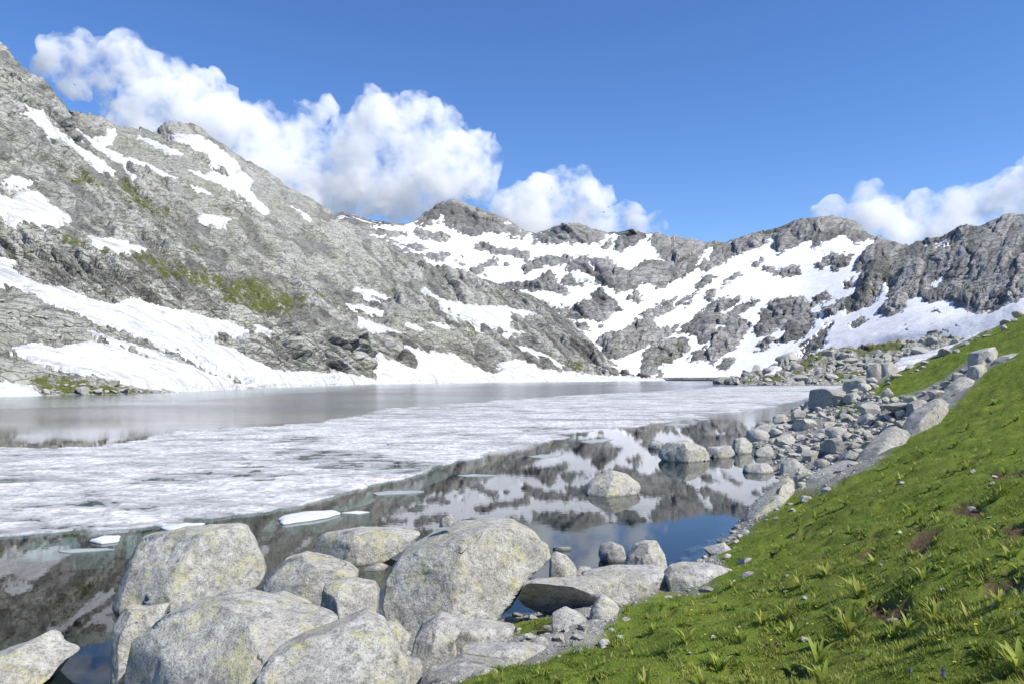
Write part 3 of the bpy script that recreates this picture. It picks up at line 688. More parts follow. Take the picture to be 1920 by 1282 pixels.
YG = np.concatenate([[0.6, 1.2, 2, 3], np.exp(np.linspace(math.log(4.2), math.log(120), 350)), np.exp(np.linspace(math.log(124), math.log(420), 40))])
PX, YY = np.meshgrid(pxG, YG)
XX = (PX - 960) / F * YY
ZZ = ground_z(XX, YY)
GV = np.stack([XX, YY, ZZ], -1)
gpx, gpy = project(np.stack([XX, YY, ground_base(XX, YY)], -1))
wobg = (6 + 8 * sstep(40, 12, YY)) * fbm(XX / 0.9, YY / 0.9, 0 * XX, 4, 210, 0.6)
turf = np.max(np.array([sstep(-7, 5, poly_sd(gpx, gpy, p, 40) + wobg) for p in GRASS_P]), 0) * sstep(0.05, 0.3, ZZ)
turf = np.where(((YY < 3.9) & (ZZ > 1.2)) | ((gpx > 1935) & (ZZ > 1.0)), 1, turf)
soil = np.max(np.array([sstep(-10, 6, poly_sd(gpx, gpy, p, 40) + 3.0 * wobg) for p in SOIL_P]), 0)
soil = np.maximum(soil, sstep(0.40, 0.55, fbm(XX / 0.8, YY / 0.8, 0 * XX, 4, 222, 0.6)) * 0.9 * (YY < 40)) * turf
GV[..., 2] -= 0.09 * soil
m = NT("turf_and_shore")
w = m.coords(kind="World")
g1 = m.noise(w, 1.1, 5, 0.65); g2 = m.noise(w, 14, 4, 0.7); g3 = m.noise(w, 0.25, 3)
gc = m.mix(m.ramp(g1, [(0.35, BW(0)), (0.65, BW(1))]), (0.085, 0.15, 0.016), (0.18, 0.24, 0.035))
gc = m.mix(m.ramp(g2, [(0.45, BW(0)), (0.7, BW(0.7))]), gc, (0.19, 0.20, 0.05))
gc = m.mix(m.ramp(g3, [(0.45, BW(0)), (0.7, BW(0.5))]), gc, (0.12, 0.125, 0.03))
sc_ = m.mix(g2, (0.07, 0.045, 0.03), (0.15, 0.105, 0.075))
sh = m.mix(m.noise(w, 3.0, 6, 0.7), (0.16, 0.155, 0.14), (0.36, 0.355, 0.33))
bedc = m.mix(m.noise(w, 0.9, 5, 0.7), (0.025, 0.028, 0.022), (0.10, 0.10, 0.085))
sz = m.n("ShaderNodeSeparateXYZ"); m.l(m.n("ShaderNodeNewGeometry").outputs["Position"], sz.inputs[0])
c = m.mix(m.ramp(m.math('ADD', m.math('MULTIPLY', sz.outputs[2], 0.25), 0.5), [(0.36, BW(0)), (0.49, BW(1))]), bedc, sh)
c = m.mix(m.attr("turf"), c, gc)
c = m.mix(m.attr("soil"), c, sc_)
M_GROUND = m.done(c, 0.95, m.bump(m.math('ADD', g2, m.noise(w, 45, 3, 0.7)), 0.8, 0.05), 0.1)
grd = link_mesh("ground", mesh_grid("ground", GV, attrs={"turf": turf, "soil": soil}), M_GROUND)
tag(grd, "green alpine meadow slope running down to the stony lake shore", kind="structure")
# deep bed out to the far shore
me = mesh_np("lake_bed", np.array([(-2500, 4, -6.9), (2500, 4, -6.9), (2500, 2500, -6.9), (-2500, 2500, -6.9)]), np.array([[0, 1, 2, 3]]))
tag(link_mesh("lake_bed", me, NT("dark_silt").done((0.022, 0.026, 0.024), 0.95), smooth=False), kind="structure")

# ------------------------------------------------------------------ lake
m = NT("lake_water")
m.t.nodes.remove(m.b)
w = m.coords(scale=(1, 1, 1), kind="World")
n1 = m.noise(m.coords(scale=(0.8, 1.3, 1), kind="World"), 2.2, 3, 0.55)
n2 = m.noise(m.coords(scale=(0.5, 1.0, 1), kind="World"), 0.22, 4, 0.6)
sy = m.n("ShaderNodeSeparateXYZ"); m.l(w, sy.inputs[0])
wind = m.n("ShaderNodeMapRange"); wind.interpolation_type = 'SMOOTHSTEP'      # sheltered pool in the lee of the ice, breeze on the open water beyond
m.l(m.math('ADD', sy.outputs[1], m.math('MULTIPLY', sy.outputs[0], -0.35)), wind.inputs[0]); wind.inputs[1].default_value = 70; wind.inputs[2].default_value = 125; wind.inputs[3].default_value = 0.010; wind.inputs[4].default_value = 1.0
calm = m.math('MULTIPLY', wind.outputs[0], m.ramp(m.noise(m.coords(scale=(0.6, 1.6, 1), kind="World"), 0.02, 3, 0.6), [(0.38, BW(0.45)), (0.62, BW(1.0))]))
hgt = m.math('ADD', m.math('MULTIPLY', m.math('MULTIPLY', n1, calm), 0.09), m.math('MULTIPLY', m.math('MULTIPLY', n2, calm), 0.16))
bp = m.n("ShaderNodeBump"); bp.inputs["Strength"].default_value = 1.0; bp.inputs["Distance"].default_value = 1.0; m.l(hgt, bp.inputs["Height"])
gl = m.n("ShaderNodeBsdfGlossy"); m.l(m.math('MULTIPLY', wind.outputs[0], 0.14), gl.inputs["Roughness"]); gl.inputs["Color"].default_value = (1, 1, 1, 1); m.l(bp.outputs[0], gl.inputs["Normal"])
tr = m.n("ShaderNodeBsdfTransparent"); tr.inputs["Color"].default_value = (0.50, 0.62, 0.66, 1)
fr = m.n("ShaderNodeFresnel"); fr.inputs["IOR"].default_value = 1.36; m.l(bp.outputs[0], fr.inputs["Normal"])
mx = m.n("ShaderNodeMixShader"); m.l(fr.outputs[0], mx.inputs[0]); m.l(tr.outputs[0], mx.inputs[1]); m.l(gl.outputs[0], mx.inputs[2]); m.l(mx.outputs[0], m.out.inputs["Surface"])
me = mesh_np("lake", np.array([(-2500, -60, 0), (2500, -60, 0), (2500, 2500, 0), (-2500, 2500, 0)]), np.array([[0, 1, 2, 3]]))
tag(link_mesh("lake", me, m.mat, smooth=False), "half-frozen mountain lake with dark mirror-calm open water", kind="structure")

# ------------------------------------------------------------------ drifting ice
m = NT("rotten_ice")
w = m.coords(kind="World")
i1 = m.noise(w, 0.55, 6, 0.68); i2 = m.noise(w, 2.4, 6, 0.75)
c = m.mix(m.ramp(i1, [(0.36, BW(0)), (0.60, BW(1))]), (0.45, 0.45, 0.45), (0.72, 0.717, 0.71))
c = m.mix(m.ramp(i2, [(0.40, BW(0.85)), (0.53, BW(0))]), c, (0.27, 0.27, 0.27))
c = m.mix(m.ramp(m.attr("wet"), [(0.0, BW(0.0)), (1.0, BW(0.75))]), c, (0.20, 0.21, 0.215))
M_ICE = m.done(c, 0.6, m.bump(m.math('ADD', i2, i1), 0.7, 0.12), 0.3)
M_ICEWHITE = NT("snowy_floe"); _w2 = M_ICEWHITE.coords(kind="World")
M_ICEWHITE = M_ICEWHITE.done(M_ICEWHITE.mix(M_ICEWHITE.noise(_w2, 2.5, 5, 0.7), (0.42, 0.43, 0.44), (0.70, 0.71, 0.72)), 0.6, M_ICEWHITE.bump(M_ICEWHITE.noise(_w2, 6, 4), 0.4, 0.05))
M_DULL = NT("grey_floe"); _w2 = M_DULL.coords(kind="World")
M_DULL = M_DULL.done(M_DULL.mix(M_DULL.noise(_w2, 2.2, 6, 0.75), (0.16, 0.18, 0.185), (0.46, 0.47, 0.475)), 0.6, M_DULL.bump(M_DULL.noise(_w2, 5, 4), 0.5, 0.05))
M_TEAL = NT("wet_ice_ledge"); _w2 = M_TEAL.coords(kind="World")
M_TEAL = M_TEAL.done(M_TEAL.mix(M_TEAL.noise(_w2, 1.2, 5, 0.65), (0.07, 0.10, 0.10), (0.30, 0.36, 0.355)), 0.4)
nearE = [(-900, 1190), (-300, 1070), (0, 1008), (60, 1003), (140, 1000), (235, 998), (330, 985), (420, 972), (500, 960), (560, 950), (640, 926), (700, 912), (760, 900), (850, 872), (930, 850), (1000, 836), (1060, 822), (1130, 808), (1200, 797), (1290, 786), (1400, 771), (1480, 757), (1540, 742), (1610, 724)]
farE = [(-900, 870), (-300, 850), (0, 838), (170, 834), (260, 822), (320, 807), (450, 797), (580, 790), (640, 779), (700, 769), (780, 760), (840, 755), (1000, 743), (1150, 735), (1300, 728), (1350, 722.5), (1560, 720.5), (1610, 720)]
pxI = np.concatenate([np.arange(-900, -20, 12.0), np.arange(-20, 1612, 2.5)])
pn = np.interp(pxI, *zip(*nearE)) + 6; pf = np.interp(pxI, *zip(*farE)) - 2
tt = np.linspace(0, 1, 230)[:, None]
PYI = np.maximum(pf[None] * (1 - tt) + pn[None] * tt, 718.5)
YI = EYE * F / (PYI - HZ)
XI = (pxI[None] - 960) / F * YI
e = np.minimum(PYI - (pf + 2)[None], (pn - 6)[None] - PYI)                 # pixels in from the rim
o0 = 0 * XI
rag = 12.0 * fbm(XI / 5, YI / 5, o0, 5, 301, 0.65) + 2.0 * fbm(XI / 1.2, YI / 1.2, o0, 3, 302) * sstep(760, 820, PYI)
rag = rag + 9.0 * fbm(XI / 16, YI / 16, o0, 3, 308) - 2.0
e = e + rag * np.clip((PYI - 715) / 90, 0.05, 1)
lump = fbm(XI / 1.6, YI / 1.1, o0, 4, 303, 0.6); plate = blocks(XI / 1.7 + 0.6 * lump, YI / 1.2 + 0.4 * lump, 304, 0.8, 0.7, 0.12); lows = fbm(XI / 7, YI / 4.5, o0, 3, 305)
big = fbm(XI / 40, YI / 22, o0, 3, 306)
zi = 0.04 + 0.07 * lump + 0.035 * plate + 0.06 * lows + 0.045 * big
zi = np.minimum(zi, 0.20 * sstep(-1.0, 4, e) - 0.10 + 0.12 * sstep(2, 30, e))
wet = sstep(0.055, -0.01, zi) * 0.9 + 0.35 * sstep(0.1, -0.3, lows)
IV = np.stack([XI, YI, zi], -1)
ice = link_mesh("ice_sheet", mesh_grid("ice_sheet", IV, zi > -0.06, {"wet": np.clip(wet, 0, 1)}), M_ICE)
tag(ice, "broad sheet of broken grey-white melting ice drifting across the middle of the lake", "ice", kind="stuff")
# pale ledge of submerged ice along the sheet's near rim
pxE = np.arange(-100, 1300, 5.0)
pnE = np.interp(pxE, *zip(*nearE))
off = -8 + 9 * sstep(-0.3, 0.5, fbm(pxE / 160, 0 * pxE, 0 * pxE, 3, 310)) + 3 * fbm(pxE / 25, 0 * pxE, 0 * pxE + 3, 3, 311)
rowsE = []
for k_ in range(7):
    py = pnE - 10 + (off + 10) * np.clip((pnE - HZ) / 260, 0.15, 1.2) * k_ / 6
    Y = EYE * F / (py - HZ)
    rowsE.append(np.stack([(pxE - 960) / F * Y, Y, np.full_like(Y, -0.06 - 0.03 * k_ - (0.6 if k_ == 6 else 0))], -1))
ledge = link_mesh("submerged_ledge", mesh_grid("submerged_ledge", np.array(rowsE)), M_TEAL, parent=ice)

def ice_floe(outline, label, hgt_=0.10, mat=None, seed=0, teal=0.0):
    P = np.array([on_water(px, py)[:2] for px, py in outline], float)
    c0_ = P.mean(0); rel = P - c0_
    if mat is not None: rel = rel * np.array([0.9, 0.5])
    # resample the rim finely and roughen it
    k_ = 48
    seg = np.linalg.norm(np.roll(rel, -1, 0) - rel, axis=1); cum = np.r_[0, np.cumsum(seg)]
    s = np.linspace(0, cum[-1], k_, endpoint=False); R = np.r_[rel, rel[:1]]
    ring = np.stack([np.interp(s, cum, R[:, 0]), np.interp(s, cum, R[:, 1])], -1)
    ring = ring * (1 + 0.16 * fbm(ring[:, 0] * 2 + seed, ring[:, 1] * 2, 0 * ring[:, 0], 3, 330 + seed))[:, None]
    lev = [(0.15, hgt_ * 1.15), (0.5, hgt_ * 1.1), (0.85, hgt_ * 0.9), (0.97, hgt_ * 0.55), (1.0, 0.02), (0.99, -0.10), (1.0 + teal, -0.16), (0.7, -0.5)]
    V = []; 
    for f_, z in lev:
        r = ring * f_
        zz = z + (0.25 * hgt_ * fbm(r[:, 0] * 1.7 + seed, r[:, 1] * 1.7, 0 * r[:, 0], 2, 340) if z > 0.03 else 0 * r[:, 0])
        V.append(np.c_[r, zz])
    V = np.array(V); n = len(lev)
    fc = []
    for i in range(n - 1):
        for j in range(k_):
            fc.append((i * k_ + j, (i + 1) * k_ + j, (i + 1) * k_ + (j + 1) % k_, i * k_ + (j + 1) % k_))
    P3 = V.reshape(-1, 3)
    cen = len(P3); P3 = np.r_[P3, [[0, 0, hgt_ * 1.15]]]
    for j in range(k_): fc.append((cen, j, (j + 1) % k_, (j + 1) % k_))
    me = bpy.data.meshes.new("ice_floe")
    me.from_pydata(P3.tolist(), [], [f if f[2] != f[3] else f[:3] for f in fc]); me.update()
    top_ = link_mesh("ice_floe", me, mat or M_ICEWHITE, loc=(c0_[0], c0_[1], 0))
    me.materials.append(M_TEAL)
    zc = np.array([np.mean([P3[v][2] for v in p.vertices]) for p in me.polygons])
    me.polygons.foreach_set("material_index", (zc < -0.03).astype(np.int32))
    return tag(top_, label, "ice floe", "loose floes off the edge of the ice")
ice_floe([(522, 975), (545, 966), (585, 961), (625, 960), (638, 964), (610, 972), (570, 978), (528, 984)], "thick lens-shaped floe with a dark teal underside beyond the flat lichen boulder", 0.13, seed=1, teal=0.08)
ice_floe([(168, 1015), (195, 1007), (228, 1006), (222, 1016), (190, 1020)], "small bright white floe behind the trapezoid boulder", 0.09, seed=2)
ice_floe([(100, 1034), (150, 1026), (215, 1024), (222, 1029), (150, 1037), (110, 1042)], "low dark-edged floe nearest the left edge of the pool", 0.03, M_DULL, 3)
ice_floe([(690, 925), (730, 917), (790, 916), (805, 921), (760, 928), (700, 933)], "long flat grey floe off the middle of the ice edge", 0.025, M_DULL, 4)
ice_floe([(852, 891), (890, 886), (938, 890), (920, 894), (870, 895)], "slim floe alone in the dark reflections", 0.025, M_DULL, 5)
ice_floe([(985, 858), (1010, 850), (1056, 848), (1050, 856), (1015, 862)], "short floe with a black shadow edge near the ice tip", 0.05, M_DULL, 6)
ice_floe([(1085, 830), (1110, 821), (1150, 820), (1135, 828), (1105, 834)], "raised floe with dark face close to the pointed boulder's ice edge", 0.07, M_DULL, 7)
ice_floe([(432, 990), (452, 985), (466, 990), (450, 995)], "tiny white floe just behind the trapezoid boulder's corner", 0.08, seed=8)
ice_floe([(640, 962), (668, 958), (694, 960), (670, 964)], "very thin white floe trailing the lens-shaped one", 0.04, seed=9)
ice_floe([(1240, 798), (1262, 793), (1290, 794), (1270, 799)], "dark-edged ice splinter at the rim above the pool's mountain reflection", 0.06, M_DULL, 10)
ice_floe([(1300, 786), (1316, 783), (1330, 785), (1315, 789)], "ice splinter farthest along the rim toward the boulder field", 0.06, M_DULL, 11)
ice_floe([(300, 990), (345, 983), (385, 982), (360, 992), (320, 996)], "pale floe pressed against the ice rim above the trapezoid boulder", 0.08, seed=12)

# ------------------------------------------------------------------ rocky spit on the far right shore
pxP = np.arange(1336, 1960, 1.8)
p0 = [(1336, 718.6, 505), (1350, 720.5, 450), (1380, 721.5, 420), (1450, 722, 408), (1560, 722.4, 400), (1960, 722.4, 400)]
p1 = [(1336, 718, 506), (1350, 717, 458), (1380, 712, 436), (1450, 708, 430), (1560, 702, 430), (1650, 690, 430), (1800, 660, 440), (1960, 620, 440)]
p2 = [(1336, 717.8, 508), (1352, 712, 480), (1380, 702, 490), (1410, 692, 500), (1440, 685, 510), (1480, 672, 520), (1520, 662, 535), (1560, 652, 560), (1620, 644, 580), (1700, 632, 590), (1800, 610, 600), (1960, 562, 600)]
p3 = [(p, q + 26, y * 1.13) for p, q, y in p2]
t, YP, ZP = surface(pxP, [p0, p1, p2, p3], [40, 80, 12])
YP = blur(blur(YP, 3, 0), 4, 1); ZP = blur(blur(ZP, 3, 0), 4, 1)
XP = (pxP[None] - 960) / F * YP
BP = np.stack([XP, YP, ZP], -1)
bpx, bpy_ = project(BP)
wob = 4 * fbm(bpx / 14, bpy_ / 9, 0 * bpx, 3, 405)
gP = np.zeros_like(bpx)
for p in [[(1422, 702), (1470, 696), (1466, 717), (1424, 717)], [(1478, 704), (1500, 672), (1540, 650), (1562, 655), (1524, 688), (1500, 704)], [(1575, 652), (1690, 638), (1700, 655), (1620, 668)], [(1560, 700), (1620, 690), (1640, 712), (1570, 712)], [(1385, 712), (1412, 708), (1410, 718), (1386, 718)]]:
    gP = np.maximum(gP, 0.75 * sstep(-6, 6, poly_sd(bpx, bpy_, p, 30) + wob))
SP = [("snow strip on the far spit behind the meadow's skyline boulders", [(1655, 700), (1690, 672), (1760, 654), (1800, 640), (1832, 620), (1856, 622), (1806, 664), (1740, 690), (1690, 712)]),
      ("small snow remnant among the boulders of the far spit", [(1436, 694), (1446, 686), (1462, 687), (1450, 694)])]
sp = [poly_sd(bpx, bpy_, p, 30) for _, p in SP]
spa = np.max(np.array(sp), 0)
r_ = 7 * blocks((bpx + 3 * wob) / 34, bpy_ / 13, 401, 1.1, 0.6, 0.1) + 3.4 * blocks(bpx / 14, bpy_ / 6, 402, 1.1, 0.7, 0.12) + 1.2 * fbm(bpx / 6, bpy_ / 5, 0 * bpx, 3, 403)
NP_ = grid_normals(BP)
d_ = (r_ * YP / F) * (1 - 0.8 * sstep(-4, 4, spa)) * (1 - 0.7 * gP) * np.clip(0.25 + t[:, None] * 1.5, 0, 1)
RP = BP + NP_ * d_[..., None]
RP[..., 2] = np.where(t[:, None] <= 0.03, -2.5, RP[..., 2])
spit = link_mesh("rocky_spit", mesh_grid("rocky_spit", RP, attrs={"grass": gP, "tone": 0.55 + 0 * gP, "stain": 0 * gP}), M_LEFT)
tag(spit, "low spit of granite slabs and turf on the far right shore", kind="structure")
for (lab, poly), s in zip(SP, sp):
    q = s + wob * 0.6
    SV = BP + NP_ * (np.clip(np.where(q > 0, q * 0.3, q * 1.2) * YP / F, -3, 0.6) + 0.3)[..., None]
    tag(link_mesh("snow_patch", mesh_grid("snow_patch", SV, largest((q > -5) & (s >= spa - 0.01))), M_SNOW), lab, "snow patch")

# ------------------------------------------------------------------ boulders
M_B = mat_boulder("lichen_granite", lichen=0.42)
M_B2 = mat_boulder("clean_granite", (0.46, 0.455, 0.43), (0.17, 0.17, 0.165), lichen=0.22)
M_B3 = mat_boulder("grey_granite_boulder", (0.37, 0.365, 0.345), (0.14, 0.14, 0.14), lichen=0.15)
_ico = {}
def ico(sub):
    if sub not in _ico:
        bm = bmesh.new(); bmesh.ops.create_icosphere(bm, subdivisions=sub, radius=1.0)
        V = np.array([v.co[:] for v in bm.verts]); fc = np.array([[v.index for v in f_.verts] for f_ in bm.faces]); bm.free()
        _ico[sub] = (V, fc)
    return _ico[sub]

def radial(outline):
    P = np.array(outline, float)
    x, y = P[:, 0], P[:, 1]; x2, y2 = np.roll(x, -1), np.roll(y, -1)
    cr = x * y2 - x2 * y; A = cr.sum() / 2
    c_ = np.array([((x + x2) * cr).sum() / (6 * A), ((y + y2) * cr).sum() / (6 * A)])
    th = np.linspace(-math.pi, math.pi, 361)
    R = np.zeros(361)
    for i, a_ in enumerate(th):
        d = np.array([math.cos(a_), -math.sin(a_)])      # image y runs down
        best = 0
        for j in range(len(P)):
            p_, q_ = P[j] - c_, P[(j + 1) % len(P)] - c_
            e_ = q_ - p_
            den = d[0] * e_[1] - d[1] * e_[0]
            if abs(den) < 1e-9: continue
            tt_ = (p_[0] * e_[1] - p_[1] * e_[0]) / den; uu = (p_[0] * d[1] - p_[1] * d[0]) / den
            if tt_ > 0 and -1e-6 <= uu <= 1 + 1e-6: best = max(best, tt_)
        R[i] = best
    R = np.where(R <= 0, R[R > 0].mean(), R)
    k_ = np.ones(3) / 3
    Rp = np.r_[R[-8:-1], R, R[1:8]]
    R = np.convolve(Rp, k_, 'same')[7:-7]
    return c_, th, R

def boulder(outline, Y, label, depth=0.8, mat=None, sub=5, seed=0, lean=0.35, ky=0.0, cuts=9, down=0.0, rough=1.0, e=0.45, group=None, name="boulder", planes=()):
    """outline: silhouette in photograph pixels, taken to distance Y; depth: half depth over half width; lean: how far the front slopes back;
    ky: metres farther per metre to the right; down: metres buried below the outline"""
    rr = np.random.default_rng(1000 + seed)
    c_, th, R = radial(outline)
    k_ = Y / F
    V, fc = ico(6 if sub == 5 and Y < 25 else sub)
    dx, dy, dz = V[:, 0], V[:, 1], V[:, 2]
    s = np.sqrt(dx * dx + dz * dz) + 1e-9
    Rr = np.interp(np.arctan2(dz, dx), th, R) * k_
    px_ = np.array(outline, float)
    halfw = (px_[:, 0].max() - px_[:, 0].min()) / 2 * k_; halfh = (px_[:, 1].max() - px_[:, 1].min()) / 2 * k_
    S = s ** e
    D = depth * min(halfw, halfh * 2.2)
    P = np.stack([dx / s * Rr * S, np.sign(dy) * np.abs(dy) ** e * D, dz / s * Rr * S], -1)
    size = min(halfw, halfh * 1.6)
    for n, fr_ in planes:
        n = np.array(n, float); n /= np.linalg.norm(n)
        P -= n * (np.maximum(P @ n - (P @ n).max() * fr_, 0))[:, None]
    for i in range(cuts):                                   # flat fracture faces toward the viewer, the sky and the sides
        n = np.array([rr.uniform(-0.75, 0.75), -rr.uniform(0.5, 1.0), rr.uniform(-0.25, 0.6)]); n /= np.linalg.norm(n)
        sup = (P @ n).max() * rr.uniform(0.56, 0.86)
        P -= n * np.maximum(P @ n - sup, 0)[:, None]
    P[:, 1] += lean * P[:, 2] + ky * P[:, 0]
    q = P / size + rr.uniform(0, 50, 3)
    nrm = P / (np.linalg.norm(P, axis=1, keepdims=True) + 1e-9)
    d = 0.028 * fbm(q[:, 0] * 1.5, q[:, 1] * 1.5, q[:, 2] * 1.5, 4, seed) - 0.035 * np.maximum(0, ridged(q[:, 0] * 1.3, q[:, 1] * 1.3, q[:, 2] * 1.3, 2, seed + 9) - 0.55) / 0.45
    d += 0.022 * np.minimum(0.25, ridged(q[:, 0] * 3.1, q[:, 1] * 3.1, q[:, 2] * 3.1, 3, seed + 21))
    d += 0.02 * fbm(q[:, 0] * 6, q[:, 1] * 7, q[:, 2] * 7, 3, seed + 4)
    P = P + nrm * (d * size * rough)[:, None]
    # settle it so that it stands and measures as in the photograph: plain move and stretch in width and height
    x, y, z = at(c_[0], c_[1], Y)
    blo, bhi = px_.min(0), px_.max(0)
    for _ in range(4):
        qx_, qy_ = project(P + np.array([x, y, z]))
        sx = (bhi[0] - blo[0]) / (qx_.max() - qx_.min()); szz = (bhi[1] - blo[1]) / (qy_.max() - qy_.min())
        P = P * np.array([sx, 1.0, szz])
        qx_, qy_ = project(P + np.array([x, y, z]))
        x += ((bhi[0] + blo[0]) - (qx_.max() + qx_.min())) / 2 * k_; z -= ((bhi[1] + blo[1]) - (qy_.max() + qy_.min())) / 2 * k_
    lowm = P[:, 2] < 0
    if down > 0:
        zb = P[:, 2].min()
        P[:, 2] = np.where(lowm, P[:, 2] * (1 + down / max(-zb, 0.05)), P[:, 2])
    me = mesh_np(name, P, fc)
    o = link_mesh(name, me, mat or M_B, loc=(x, y, z))
    return tag(o, label, "boulder", group)

